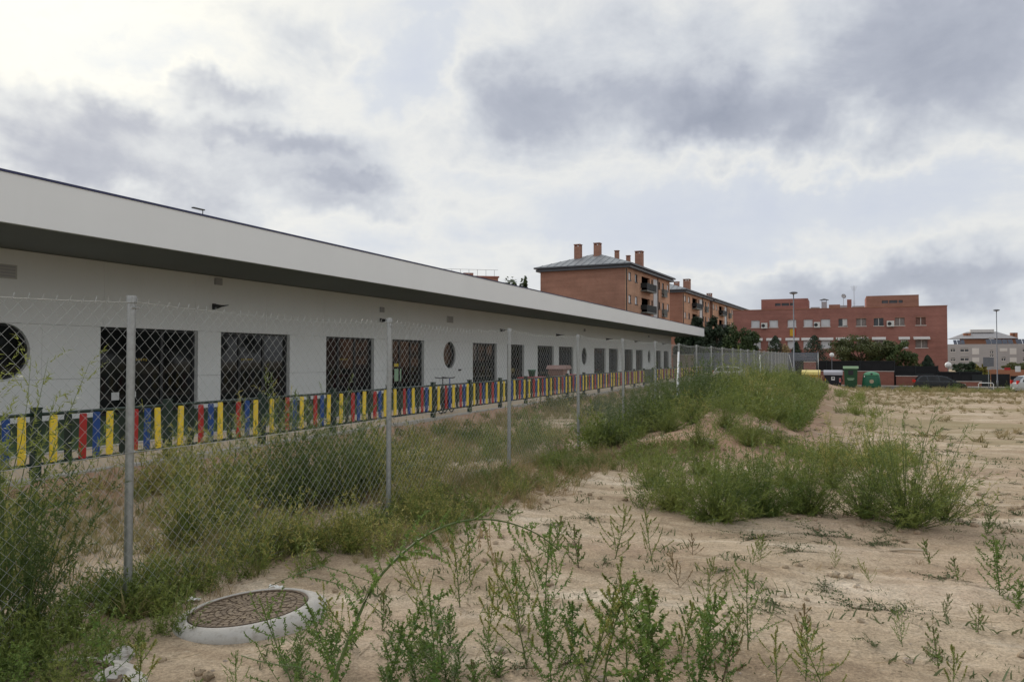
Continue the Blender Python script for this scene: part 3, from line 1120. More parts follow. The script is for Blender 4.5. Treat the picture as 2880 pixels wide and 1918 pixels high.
def apartment(label, corner, ang, L, Wd, ze, base, cols, nst, chimneys, H=3.26):
    r = thing('apartment_block', label, 'building', (corner[0], corner[1], base), ang, 'brick apartment blocks in a row')
    h = ze - base
    ops = []
    for kind, a, b in cols:
        for k in range(nst):
            zt = h - .55 - H * k
            if kind == 'w':
                ops.append((a, b, zt - 1.15, zt, kind))
            elif kind == 'n':
                ops.append((a, b, zt - 1.15, zt, kind))
            elif kind == 'l':
                ops.append((a, b, zt - 2.1, zt + .02, kind))
            elif kind == 'd':
                ops.append((a, b, zt - 2.1, zt, kind))
    mb = MB()
    pierced(0, L, 0, h, ops, lambda a, b, c, d: mb.box(a, b, 0, .35, c, d))
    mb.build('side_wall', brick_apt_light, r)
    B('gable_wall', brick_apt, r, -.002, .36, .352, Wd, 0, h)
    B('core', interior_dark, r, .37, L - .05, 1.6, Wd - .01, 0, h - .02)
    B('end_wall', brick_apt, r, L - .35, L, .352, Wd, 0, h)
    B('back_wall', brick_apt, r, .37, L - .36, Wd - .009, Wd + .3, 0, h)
    for o in ops:
        a, b, z0, z1, kind = o
        if kind in 'wnd':
            wn = B('window', glass_far if kind != 'w' else (shutter if int(a * 7 + z0) % 3 else glass_far), r, a, b, .12, .16, z0, z1)
            fr = MB()
            fr.box(a, a + .07, .06, .12, z0, z1)
            fr.box(b - .07, b, .06, .12, z0, z1)
            fr.box(a + .07, b - .07, .06, .12, z1 - .07, z1)
            fr.box(a - .08, b + .08, -.06, .12, z0 - .10, z0)
            fr.build('frame', frame_dark, wn)
        else:
            B('loggia_wall', brick_apt, r, a, b, 1.45, 1.55, z0, z1)
            B('window', glass_far, r, a + .15, a + 1.1, 1.40, 1.448, z0 + .02, z1 - .15)
        if kind in 'ld':
            bb = MB()
            x0, x1 = (a - .45, b + .25) if kind == 'l' else (a - .3, b + .55)
            dep = 1.0 if kind == 'l' else .45
            bb.box(x0, x1, -dep, -.003, z0 - .22, z0 - .03)
            bal = bb.build('balcony', balc_grey, r)
            rl = MB()
            n = int((x1 - x0) / .14)
            for q in range(n + 1):
                xx = x0 + (x1 - x0) * q / n
                rl.box(xx - .035, xx + .035, -dep - .0, -dep + .04, z0 - .03, z0 + .95)
            rl.box(x0, x1, -dep - .02, -dep + .05, z0 + .951, z0 + 1.02)
            for xx in (x0, x1 - .05):
                rl.box(xx, xx + .05, -dep + .06, -.01, z0 + .3, z0 + 1.02)
            rl.build('railing', balc_dark if kind == 'l' else balc_grey, bal)
    # white metal strip and downpipes
    for kind, a, b in cols:
        if kind == 's':
            st_ = B('cladding', clad_white, r, a, b, -.06, -.002, 0, h - .4)
        if kind == 'p':
            MB().tube([(a, -.09, 0), (a, -.09, h - .1)], .07, 8).build('downpipe', frame_dark, r)
    MB().tube([(-.09, .09, 0), (-.09, .09, h - .1)], .07, 8).build('downpipe', frame_dark, r)
    # eaves and hipped metal roof
    ov = .62
    e = MB()
    e.box(-ov, L + ov, -ov, Wd + ov, h + .002, h + .30)
    e.box(-ov - .25, L + ov + .25, -ov - .25, Wd + ov + .25, h + .42, h + .62)
    e.box(-ov + .2, L + ov - .2, -ov + .2, Wd + ov - .2, h + .302, h + .418)
    e.build('eaves', slate_dark, r)
    o2 = ov + .25
    z0, zr = h + .622, h + 3.1
    yc = Wd / 2
    rd = Wd * .42
    q = MB()
    q.v = [(-o2, -o2, z0), (L + o2, -o2, z0), (L + o2, Wd + o2, z0), (-o2, Wd + o2, z0), (rd, yc, zr), (L - rd, yc, zr)]
    q.f = [(0, 1, 5, 4), (1, 2, 5), (2, 3, 4, 5), (3, 0, 4), (0, 3, 2, 1)]
    q.m = [0] * 5
    rf = q.build('roof', slate, r)
    sm = MB()
    A, Bq = Vector(q.v[3]), Vector(q.v[0])
    pk = Vector(q.v[4])
    for k in range(1, 14):
        f = k / 14
        p = A.lerp(Bq, f)
        g = 1 - abs(f - .5) * 2
        top = Vector((-o2 + (pk.x + o2) * g, p.y, z0 + (zr - z0) * g))
        sm.tube([p + Vector((0, 0, .02)), top + Vector((0, 0, .02))], .035, 4)
    A, Bq = Vector(q.v[0]), Vector(q.v[1])
    for k in range(1, 26):
        f = k / 26
        p = A.lerp(Bq, f)
        g = min(1, (p.x + o2) / (rd + o2), (L + o2 - p.x) / (rd + o2))
        top = Vector((p.x, -o2 + (yc + o2) * g, z0 + (zr - z0) * g))
        sm.tube([p + Vector((0, 0, .02)), top + Vector((0, 0, .02))], .035, 4)
    sm.build('seam', seam_grey, rf)
    dxv, dyv = math.cos(ang), math.sin(ang)
    for xl, px, w, py in chimneys:
        u = (px - CX) / F
        y = (u * (corner[1] + xl * dyv) - corner[0] - xl * dxv) / (-dyv - u * dxv)
        y = min(max(y, .4), Wd - .4)
        Yd = corner[1] + xl * dyv + y * dxv
        zt = z_at(py, Yd) - base
        c = MB().box(xl - w / 2, xl + w / 2, y - w / 2, y + w / 2, h + .7, zt - .35)
        ch = c.build('chimney', brick_apt, r)
        c = MB()
        c.box(xl - w / 2 - .05, xl + w / 2 + .05, y - w / 2 - .05, y + w / 2 + .05, zt - .12, zt)
        for a in (-1, 0, 1):
            for b2 in (-1, 0, 1):
                if a or b2:
                    c.box(xl + a * (w / 2 - .07) - .06, xl + a * (w / 2 - .07) + .06, y + b2 * (w / 2 - .07) - .06, y + b2 * (w / 2 - .07) + .06, zt - .35, zt - .12)
        c.build('cap', brick_apt, ch)
    return r


def side_x(corner, ang, px):
    u = (px - CX) / F
    return (u * corner[1] - corner[0]) / (math.cos(ang) - u * math.sin(ang))


A1 = RAD(63.7)
c1 = (16.4, 109.0)
zpx = lambda z: 1480 + z / 3.925
X1 = lambda z: side_x(c1, A1, zpx(z))
cols1 = [('w', X1(1132), X1(1160)), ('w', X1(1203), X1(1230)), ('l', X1(1276), X1(1368)), ('n', X1(1385), X1(1400)), ('s', X1(1405), X1(1446)), ('p', X1(1452), 0), ('n', X1(1465), X1(1480)), ('d', X1(1503), X1(1523)), ('w', X1(1558), X1(1576))]
apartment('brick apartment block with grey hipped roof, next behind the white building', c1, A1, 23.2, 13.4, 14.5, -1.0, cols1, 4,
          [(3.5, 1626.5, .95, 687), (4.5, 1681.5, .95, 683), (12, 1736, .62, 704), (14, 1768, .58, 718), (10.9, 1799, 1.1, 706)])
k_ = 1.0
c2 = (33.6, 150.0)
L2_ = 24.0
cols2 = [(k, a / 23.2 * L2_, b / 23.2 * L2_) for k, a, b in cols1]
apartment('second brick apartment block in the row, half behind dark trees', c2, A1, L2_, 13.4, 14.5, -1.0, cols2, 4,
          [(4, 1904, .95, 792), (9, 1933, 1.3, 785), (14, 1958, .6, 825)])
c3 = (c2[0] + 27 * math.cos(A1), c2[1] + 27 * math.sin(A1))
apartment('farthest brick apartment block of the row, beside the red two-storey building', c3, A1, 46.0, 13.4, 14.5, -1.0, [(k, a * 1.0, b * 1.0) for k, a, b in cols2] + [(k, a + 23.5, b + 23.5) for k, a, b in cols2 if k != 's'], 4,
          [(4, 1996, 1.1, 825), (12, 2012, .6, 856), (18, 2023, .6, 860), (28, 2046, 1.2, 855)])
# distant brick roof with a railing behind the white building
fb = thing('distant_block', 'low brick roof with thin railing showing above the white roof', 'building', (-14, 150, 0), RAD(12))
B('wall', brick_apt, fb, -8, 11.5, 0, 12, -1, 17.6)
B('roof', brick_red, fb, -8.2, 11.7, -.2, 12.2, 17.602, 17.9)
rl = MB()
for k in range(12):
    rl.box(-8 + k * 1.7, -7.93 + k * 1.7, 0, .07, 17.9, 19.1)
rl.box(-8, 11.5, 0, .06, 19.1, 19.16)
rl.build('railing', galv, fb)
B('roof_box', brick_apt, fb, 5, 7, 3, 5, 17.91, 18.8)

# ---- red two-storey building
RS = 114.0
rb = thing('red_building', 'wide red brick two-storey building with flat roof and penthouses', 'building', st(RS, 0, STREET), TH)
zq = lambda x, y: (2030 + x / 2.7706, 780 + y / 2.77)


def on_face(zx, zy, s=RS):
    px, py = zq(zx, zy)
    t = t_on(px, s)
    Y = DS * s - DC * t
    return -t, z_at(py, Y) - STREET


yl, ztop_l = on_face(90, 265)
yr, ztop_r = on_face(1760, 217)
HT = (ztop_l + ztop_r) / 2
ops = []
upper = [(230, 297), (372, 440), (515, 582), (640, 710), (773, 847), (912, 980), (1050, 1127), (1187, 1263), (1352, 1427), (1515, 1592)]
kinds_u = ['s', 's', 's', 's', 's', 'h', 'c', 'd', 'c', 'r']
_, zu1 = on_face(1550, 312)
_, zu0 = on_face(1550, 372)
for (a, b), k in zip(upper, kinds_u):
    ya, yb = on_face(a, 300)[0], on_face(b, 300)[0]
    ops.append((min(ya, yb), max(ya, yb), zu0, zu1, k, 'u'))
lower = [(245, 305, 's'), (362, 450, 's'), (512, 590, 's'), (636, 700, 's'), (772, 855, 's'), (905, 985, 'c'), (1050, 1127, 'c'), (1187, 1263, 'c'), (1395, 1450, 's'), (1510, 1605, 'c')]
_, zl1 = on_face(1550, 487)
_, zl0 = on_face(1550, 548)
for a, b, k in lower:
    ya, yb = on_face(a, 500)[0], on_face(b, 500)[0]
    ops.append((min(ya, yb), max(ya, yb), zl0, zl1, k, 'l'))
mb = MB()
pierced(min(yl, yr), max(yl, yr), -.3, HT - .002, ops, lambda a, b, c, d: mb.box(0, .4, a, b, c, d))
mb.build('facade', brick_red, rb)
B('body', brick_red, rb, .9, 14, min(yl, yr) + .01, max(yl, yr) - .01, -.3, HT - .25)
for yy0, yy1 in ((min(yl, yr), min(yl, yr) + .3), (max(yl, yr) - .3, max(yl, yr))):
    B('side_wall', brick_red, rb, .402, 14, yy0, yy1, -.3, HT - .004)
B('parapet_cap', roof_terra, rb, -.05, .45, min(yl, yr) - .05, max(yl, yr) + .05, HT, HT + .08)
for a, b, z0, z1, k, row in ops:
    m_ = {'s': shutter, 'h': shutter, 'c': curtain, 'd': glass_far, 'r': curtain_red}[k]
    wn = B('window', glass_far if k in 'dh' else m_, rb, .16, .20, a, b, z0, z1)
    if k == 's':
        for q in range(9):
            zz = z0 + .06 + (z1 - z0 - .08) * q / 9
            B('shutter_slat', shutter, wn, .145, .159, a + .05, b - .05, zz, zz + (z1 - z0) / 9 * .82)
    if k in 'cdrh':
        B('mullion', sill_white if k != 'h' else plaster_white, wn, .12, .159, (a + b) / 2 - .04, (a + b) / 2 + .04, z0, z1)
    if k == 'h':
        B('sash', plaster_white, wn, .135, .155, a, a + (b - a) * .48, z0 + .1, z1)
    B('sill', sill_white, wn, -.07, .158, a - .08, b + .08, z0 - .10, z0 - .002)
    if row == 'u' and k in 'crd':
        B('lintel', brick_apt, wn, -.01, .15, a - .05, b + .05, z1 + .002, z1 + .10)
    if row == 'l':
        aw = MB()
        big_ = 1.0 if a > -13 and b < -8.5 else .5
        dd = .7 if (k == 'c' and b < -9.5) else .25
        aw.v = [(-.003, a - .25, z1 + .42), (-.003, b + .25, z1 + .42), (-dd, b + .25, z1 + .18), (-dd, a - .25, z1 + .18), (-dd, b + .25, z1 + .04), (-dd, a - .25, z1 + .04), (-.003, a - .25, z1 + .36), (-.003, b + .25, z1 + .36)]
        aw.f = [(0, 1, 2, 3), (3, 2, 4, 5), (0, 3, 5, 6), (1, 7, 4, 2), (6, 5, 4, 7)]
        aw.m = [0] * 5
        aw.build('awning', plaster_white, wn)
for a, b in ((310, 358), (720, 767), (1287, 1345)):
    (ya, z1), (yb, z0) = on_face(a, 365), on_face(b, 396)
    ya, yb = min(ya, yb), max(ya, yb)
    u_ = B('air_conditioner', ac_white, rb, -.42, -.08, ya, yb, zu0 - .15, zu0 + .62)
    fn = MB()
    fn.lathe([(.24, 0), (.24, .015)], 16)
    f_ = fn.build('fan', frame_dark, u_)
    f_.rotation_euler = (0, RAD(-90), 0)
    f_.location = (-.421, (ya + yb) / 2 + .12, zu0 + .23)
    B('bracket', lamp_grey, u_, -.40, -.002, ya + .05, ya + .1, zu0 - .22, zu0 - .152)
for (a, b, ty, sb, lab) in ((310, 675, 168, 3.5, 0), (1130, 1540, 140, 3.5, 1)):
    ya, yb = -t_on(zq(a, 0)[0], RS + sb), -t_on(zq(b, 0)[0], RS + sb)
    Yd = DS * (RS + sb) + DC * (ya + yb) / 2
    zt = z_at(zq(0, ty)[1], Yd) - STREET
    ya, yb = min(ya, yb), max(ya, yb)
    op = [(ya + (yb - ya) * .32, ya + (yb - ya) * .68, HT + 1.0, HT + 1.45)]
    op = [(ya + (yb - ya) * f0, ya + (yb - ya) * f1, HT + .75, HT + 1.15) for f0, f1 in ((.30, .38), (.40, .56), (.58, .70))]
    mb = MB()
    pierced(ya, yb, HT - .5, zt, op, lambda p, q, c, d: mb.box(sb, sb + .3, p, q, c, d))
    ph = mb.build('penthouse', brick_apt if lab else brick_red, rb)
    B('penthouse_body', brick_red, ph, sb + .31, sb + 7, ya + .01, yb - .01, HT - .5, zt - .01)
    for o in op:
        B('strip_window', glass_far, ph, sb + .15, sb + .2, o[0], o[1], o[2], o[3])
# roof clutter
for a, b, ty, dz, m_, nm in ((780, 822, 190, 0, plaster_grey, 'roof_duct'), (838, 925, 212, 0, brick_apt, 'roof_box'), (925, 980, 218, 0, plaster_grey, 'roof_box'), (980, 1015, 172, 0, brick_red, 'chimney'), (1020, 1115, 222, 0, plaster_grey, 'roof_box'), (695, 765, 232, 0, plaster_grey, 'roof_box')):
    sb = 5.0
    ya, yb = -t_on(zq(a, 0)[0], RS + sb), -t_on(zq(b, 0)[0], RS + sb)
    ya, yb = min(ya, yb), max(ya, yb)
    zt = z_at(zq(0, ty)[1], DS * (RS + sb) + DC * (ya + yb) / 2) - STREET
    o = B(nm, m_, rb, sb, sb + .9, ya, yb, HT - .26, zt)
    if nm == 'roof_duct':
        cp = MB()
        cp.v = [(sb - .2, ya - .25, zt + .25), (sb + 1.1, ya - .25, zt + .25), (sb + 1.1, yb + .25, zt + .25), (sb - .2, yb + .25, zt + .25), (sb + .45, (ya + yb) / 2, zt + .5)]
        cp.f = [(0, 3, 2, 1), (0, 1, 4), (1, 2, 4), (2, 3, 4), (3, 0, 4)]
        cp.m = [0] * 5
        cp.build('cowl', slate_dark, o)
        for yy in (ya + .05, yb - .05):
            MB().tube([(sb + .4, yy, zt), (sb + .4, yy, zt + .26)], .03, 6).build('strut', slate_dark, o)
yy = -t_on(zq(952, 0)[0], RS + 5)
ds_ = MB()
ds_.lathe([(.02, 0), (.18, .03), (.33, .10), (.34, .105), (.17, .045), (.02, .02)], 20)
dish = ds_.build('satellite_dish', plaster_grey, rb, True)
dish.location = (4.6, yy, HT + 1.95)
dish.rotation_euler = (0, RAD(-70), RAD(25))
MB().tube([(4.7, yy, HT - .2), (4.7, yy, HT + 1.9)], .03, 6).build('mast', galv, rb)
yy = -t_on(zq(1035, 0)[0], RS + 5)
zt = z_at(zq(0, 72)[1], 110) - STREET
an = MB().tube([(5, yy, HT - .2), (5, yy, zt)], .03, 6)
for k in range(5):
    an.tube([(5, yy - .45 + .05 * k, zt - .1 - k * .14), (5, yy + .45 - .05 * k, zt - .1 - k * .14)], .014, 5)
for k in range(3):
    an.tube([(5 + .1 * k, yy - .2, zt - 2.2 - k * .2), (5 + .1 * k, yy + .2, zt - 2.2 - k * .2)], .014, 5)
an.build('antenna', galv, rb)

# ---- grey terraced block far beyond
GS = 232.0
gb = thing('grey_block', 'pale grey apartment block with solar panels, far beyond the street', 'building', st(GS, 0, -2.0), TH)


def on_grey(zx, zy, s=GS):
    px, py = zq(zx, zy)
    t = t_on(px, s)
    return -t, z_at(py, DS * s - DC * t) + 2.0


ya = on_grey(1740, 600)[0]
yb = on_grey(2560, 600)[0]
hg = on_grey(2050, 520)[1]
ops = []
for a, b, t_, u_ in ((1785, 1817, 553, 578), (1860, 1922, 553, 578), (1785, 1817, 628, 650), (1860, 1922, 622, 648), (2090, 2115, 568, 590), (2090, 2115, 598, 617), (2090, 2115, 632, 668), (2090, 2115, 675, 693), (2180, 2210, 622, 648), (2345, 2380, 553, 578), (2345, 2380, 628, 650), (2410, 2470, 553, 578), (2410, 2470, 628, 650)):
    (p, z1), (q, z0) = on_grey(a, t_), on_grey(b, u_)
    ops.append((min(p, q), max(p, q), z0, z1))
mb = MB()
pierced(min(ya, yb), max(ya, yb), -.5, hg, ops, lambda a, b, c, d: mb.box(0, .5, a, b, c, d))
mb.build('facade', plaster_grey, gb)
B('body', interior_dark, gb, .51, 14, min(ya, yb) + .01, max(ya, yb) - .01, -.5, hg - .01)
for o in ops:
    wn = B('window', glass_far, gb, .2, .25, *o)
    B('frame', plaster_white, wn, .15, .199, o[0], o[1], o[3] - .28, o[3] - .14)
    B('frame', plaster_white, wn, .15, .199, (o[0] + o[1]) / 2 - .06, (o[0] + o[1]) / 2 + .06, o[2], o[3] - .28)
    B('sill', plaster_white, wn, -.1, .19, o[0] - .1, o[1] + .1, o[2] - .16, o[2] - .01)
for a, b, t_, u_ in ((1950, 2005, 552, 600), (1950, 2005, 625, 660), (2243, 2296, 552, 600), (2243, 2296, 625, 660), (2165, 2225, 553, 576)):
    (p, z1), (q, z0) = on_grey(a, t_), on_grey(b, u_)
    B('shutter_panel', plaster_white, gb, -.05, -.003, min(p, q), max(p, q), z0, z1)
for a, b, t_ in ((1810, 1900, 487), (2065, 2280, 483), (2300, 2560, 480)):
    (p, z1), (q, z0) = on_grey(a, t_), on_grey(b, 520)
    n = max(3, int(abs(p - q) / 1.2))
    for k in range(n):
        w = abs(p - q) / n
        y0 = min(p, q) + k * w
        sp = MB()
        sp.v = [(.6, y0 + .06, hg + .1), (.6, y0 + w - .06, hg + .1), (2.2, y0 + w - .06, z1), (2.2, y0 + .06, z1), (.62, y0 + .06, hg + .02), (.62, y0 + w - .06, hg + .02), (2.22, y0 + w - .06, z1 - .1), (2.22, y0 + .06, z1 - .1)]
        sp.f = [(0, 1, 2, 3), (7, 6, 5, 4), (0, 4, 5, 1), (1, 5, 6, 2), (2, 6, 7, 3), (3, 7, 4, 0)]
        sp.m = [0] * 6
        sp.build('solar_panel', solar, gb)
(p, z1), (q, z0) = on_grey(1880, 478, GS + 8), on_grey(2310, 500, GS + 8)
B('attic', roof_terra, gb, 8, 14, min(p, q), max(p, q), hg - .3, z1)
B('attic', plaster_white, gb, 7.6, 7.99, p + (q - p) * .47, p + (q - p) * .57, hg - .3, z1 + .4)
rp = MB()
pm_ = (p + q) / 2 + abs(p - q) * .12
rp.v = [(7.5, pm_ + 8, z1), (14.5, pm_ + 8, z1), (14.5, pm_ - 8, z1), (7.5, pm_ - 8, z1), (11, pm_ + 3.5, z1 + 1.9), (11, pm_ - 3.5, z1 + 1.9)]
rp.f = [(0, 3, 5, 4), (1, 0, 4), (2, 1, 4, 5), (3, 2, 5), (0, 1, 2, 3)]
rp.m = [0] * 5
rp.build('roof', plaster_grey, gb)
B('roof_box', plaster_white, gb, 10, 12, pm_ - 2.8, pm_ + 2.8, z1 + 1.7, z1 + 2.5)
for f in (.06, .12, .92, .97):
    B('chimney', roof_terra, gb, 9, 10, p + (q - p) * f - .5, p + (q - p) * f + .5, z1, z1 + 1.5)

# ---- block across the field: outside the picture, seen only mirrored in the glass doors
mb_l = [(k, a + 24 * j, b + 24 * j) for j in range(2) for k, a, b in cols1]
for se, lab in ((190, 'long brick apartment block across the field, mirrored in the glass doors'), (246, 'second brick block across the field, mirrored in the farther glass doors')):
    pc = st(se, 62)
    apartment(lab, (pc.x, pc.y), TH + math.pi, 50.0, 13.4, 14.5, -1.5, mb_l, 4, [])

# ------------------------------------------------------------------ garden walls and fences by the street
GW = 87.0


def street_wall(name, label, cat, zx0, zx1, ztop_zoom, s, thick, m_, capm, zbase=STREET, pieces=None):
    px0, px1 = zq(zx0, 0)[0], zq(zx1, 0)[0]
    ta, tb = t_on(px0, s), t_on(px1, s)
    tm = (ta + tb) / 2
    zt = z_at(zq(0, ztop_zoom)[1], DS * s - DC * tm) - zbase
    r = thing(name, label, cat, st(s, tm, zbase), TH)
    h = abs(tb - ta) / 2
    B('wall', m_, r, 0, thick, -h, h, -.3, zt - .06)
    if capm:
        B('coping', capm, r, -.04, thick + .04, -h - .03, h + .03, zt - .058, zt)
    return r, h, zt


street_wall('garden_wall', 'red brick garden wall behind the waste containers', 'wall', 745, 1340, 728, GW, .3, brick_wall, sill_white)
street_wall('garden_wall', 'lower red brick wall behind the dark parked car', 'wall', 1356, 1676, 767, GW + .1, .3, brick_wall, sill_white)
street_wall('garden_wall', 'lowest red brick wall before the dark gates', 'wall', 1690, 2022, 808, GW + .1, .3, brick_wall, sill_white)
street_wall('brick_pillar', 'square red brick pillar behind the yellow container', 'pillar', 637, 732, 655, GW - .1, .6, brick_wall, sill_white)
street_wall('boundary_wall', 'long terracotta wall far behind the dark gates', 'wall', 1980, 2420, 715, 118, .4, roof_terra, None)


def screen(label, zx0, zx1, ztop, s):
    px0, px1 = zq(zx0, 0)[0], zq(zx1, 0)[0]
    ta, tb = t_on(px0, s), t_on(px1, s)
    tm = (ta + tb) / 2
    zt = z_at(zq(0, ztop)[1], DS * s - DC * tm) - STREET
    r = thing('screened_fence', label, 'fence', st(s, tm, STREET), TH, 'dark screened garden fences')
    h = abs(tb - ta) / 2
    B('screen', black_screen, r, 0, .04, -h, h, .1, zt)
    n = max(2, int(2 * h / 2.5))
    for k in range(n + 1):
        y = -h + 2 * h * k / n
        B('post', balc_dark, r, -.07, -.002, y - .04, y + .04, -.2, zt + .06)
    B('rail', balc_dark, r, -.05, -.003, -h, h, zt - .1, zt - .04)
    return r


screen('black screened fence above the wall behind the containers', 560, 1346, 650, GW + .5)
screen('black screened fence behind the dark parked car', 1340, 1682, 690, GW + .6)
screen('black screened fence before the dark gates', 1684, 2024, 735, GW + .6)
gr = thing('vehicle_gate', 'dark slatted vehicle gates behind the lamp post', 'gate', st(GW + .3, t_on(zq(2250, 0)[0], GW), STREET), TH)
hh = 13
zt = z_at(zq(0, 755)[1], 80 * .92) - STREET
for k in range(16):
    y0 = -hh + k * 26 / 16
    B('gate_leaf', black_screen if k % 3 else balc_dark, gr, (k % 2) * .05, .06 + (k % 2) * .05, y0 + .03, y0 + 26 / 16 - .03, .05, zt - (k % 4) * .06)
for zx, w, h_, z, m_ in ((2310, .45, .55, 1.55, sticker), (2228, .5, .25, 1.7, banner_r), (2085, .35, .2, 1.75, plaster_grey)):
    y = t_on(zq(2250, 0)[0], GW) - t_on(zq(zx, 0)[0], GW)
    B('gate_sign', m_, gr, -.03, -.005, y - w / 2, y + w / 2, z, z + h_)
# grey slatted gate and tan wall closing the playground at its far end
ES = 88.0
ta, tb = t_on(1893, ES), t_on(1952, ES)
r = thing('end_wall', 'low tan wall closing the playground beside the white building', 'wall', st(ES, (ta + tb) / 2), TH)
h = abs(tb - ta) / 2
B('wall', tan_wall, r, 0, .3, -h, h, -.5, 2.0)
B('coping', kerb_conc, r, -.03, .33, -h - .03, h + .03, 2.002, 2.08)
ta, tb = t_on(1954, ES), t_on(2300, ES)
r = thing('slatted_gate', 'blue-grey horizontally slatted gate at the far end of the playground', 'gate', st(ES, (ta + tb) / 2), TH)
h = abs(tb - ta) / 2
for k in range(13):
    B('slat', blue_slat, r, 0, .04, -h, h, -1.0 + k * .25, -1.0 + k * .25 + .215)
n = int(2 * h / 2.4)
for k in range(n + 1):
    B('post', lamp_grey, r, -.08, -.003, -h + 2 * h * k / n - .05, -h + 2 * h * k / n + .05, -1.2, 2.35)

# ------------------------------------------------------------------ lamps, bins, cars, street things


def street_lamp(label, x, y, zb, ztop):
    r = thing('street_lamp', label, 'street lamp', (x, y, zb), 0, 'slim grey street lamps')
    h = ztop - zb
    MB().tube([(0, 0, 0), (0, 0, .9), (0, 0, .92), (0, 0, h - .12)], [.075, .07, .045, .032], 12).build('pole', lamp_grey, r, True)
    MB().lathe([(.03, h - .25), (.04, h - .12), (.22, h - .06), (.27, h - .02), (.23, h + .03), (.10, h + .06)], 20).build('lamp_head', lamp_grey, r, True)
    MB().lathe([(.02, h - .115), (.20, h - .075)], 16).build('diffuser', sticker, r)
    return r


Yl = 50.0
xl = (2233 - CX) / F * Yl
lampA = street_lamp('slim grey street lamp rising behind the end of the wire fence', xl, Yl, gz(xl, Yl), z_at(823, Yl))
Yr = 68.0
xr = (2804 - CX) / F * Yr
lampB = street_lamp('slim grey street lamp in front of the dark gates', xr, Yr, gz(xr, Yr), z_at(872, Yr))
sg = thing('road_sign', 'blank grey back of a road sign behind the lamp pole', 'sign', (xr + .15, Yr + 1.5, gz(xr, Yr + 1.5)), RAD(-20))
MB().tube([(0, 0, 0), (0, 0, 2.9)], .03, 8).build('pole', galv, sg)
q = MB()
q.prism([(-.42, 2.1), (.42, 2.1), (.42, 2.95), (-.42, 2.95)], -.05, -.032)
q.build('plate', lamp_grey, sg)
bn = thing('hanging_banner', 'small yellow and red banner hanging on the red facade', 'banner', st(RS - .1, t_on(zq(550, 0)[0], RS), STREET), TH)
(_, z1), (_, z0) = on_face(550, 402), on_face(550, 457)
B('cloth', banner_y, bn, -.02, 0, -.35, .30, z0, z1)
B('stripe', banner_r, bn, -.021, .001, -.48, -.352, z0, z1)
MB().tube([(-.04, -.55, z1 + .03), (-.04, .4, z1 + .03)], .02, 6).build('rod', lamp_grey, bn)
for (zx, zy, s, lab) in ((857, 605, 86.0, 'white globe garden lamp above the containers'), (1762, 683, 88.2, 'white globe garden lamp at the corner of the red building')):
    px, py = zq(zx, zy)
    t = t_on(px, s)
    Y = DS * s - DC * t
    zc_ = z_at(py, Y) - STREET
    r = thing('globe_lamp', lab, 'lamp', st(s, t, STREET), TH, 'white globe lamps')
    R_ = .23 if zx < 1000 else .30
    MB().tube([(0, 0, 0), (0, 0, zc_ - R_ + .02)], .045, 8).build('pole', lamp_grey, r)
    MB().lathe([(.01, zc_ - R_)] + [(R_ * math.sin(a * math.pi / 10), zc_ - R_ * math.cos(a * math.pi / 10)) for a in range(1, 10)] + [(.01, zc_ + R_)], 18).build('globe', globe_white, r, True)


def bin_at(name, label, zx, s, rz=0.0):
    t = t_on(zq(zx, 0)[0], s)
    return thing(name, label, 'container', st(s, t, STREET + .006), TH - math.pi / 2 + rz, 'waste containers by the street')


BS = 81.3
# local frame of a container: x along the street (to the observer's right), y away from the observer


def dumpster(label, zx, body, lid, n_sticker, wheels=True):
    r = bin_at('waste_container', label, zx, BS)
    w, d = .80, .52
    q = MB()
    q.v = [(-w * .88, -d * .8, .16), (w * .88, -d * .8, .16), (w * .88, d * .8, .16), (-w * .88, d * .8, .16), (-w, -d, 1.22), (w, -d, 1.22), (w, d, 1.30), (-w, d, 1.30)]
    q.f = [(0, 3, 2, 1), (4, 5, 6, 7), (0, 1, 5, 4), (1, 2, 6, 5), (2, 3, 7, 6), (3, 0, 4, 7)]
    q.m = [0] * 6
    for k in range(5):
        x = -w * .7 + k * w * .35
        q.box(x - .03, x + .03, -d * .93 - .03, -d * .86, .3, 1.1)
    q.build('body', body, r)
    q = MB()
    q.prism([(-d - .10, 1.23), (d + .06, 1.31), (d + .04, 1.62), (d * .3, 1.70), (-d - .06, 1.50)], -w - .06, w + .06)
    for i, v in enumerate(q.v):
        q.v[i] = (v[1], v[0], v[2])
    q.build('lid', lid, r)
    for x in (-w - .07, w + .001):
        q = MB().box(x, x + .07, -.12, .12, .55, .85)
        q.build('lifting_lug', body, r)
    for x in (-w * .7, w * .7):
        for y in (-d * .6, d * .6):
            q = MB()
            q.lathe([(.09, -.03), (.09, .03)], 14)
            o = q.build('wheel', tyre, r)
            o.rotation_euler = (0, RAD(90), 0)
            o.location = (x, y, .09)
    if n_sticker:
        B('sticker', sticker, r, -.17, .15, -d - .035, -d - .025, .72, 1.06)
        B('mark', bin_grey, r, -.08, .08, -d - .042, -d - .036, .86, .99)
        B('sticker', tail_red, r, .56, .66, -d - .035, -d - .025, .55, .9)
        B('sticker', sticker, r, .54, .68, -d - .024, -d - .016, .52, .93)
        B('sticker', banner_y, r, -.74, -.66, -d - .035, -d - .025, .62, .9)
    return r


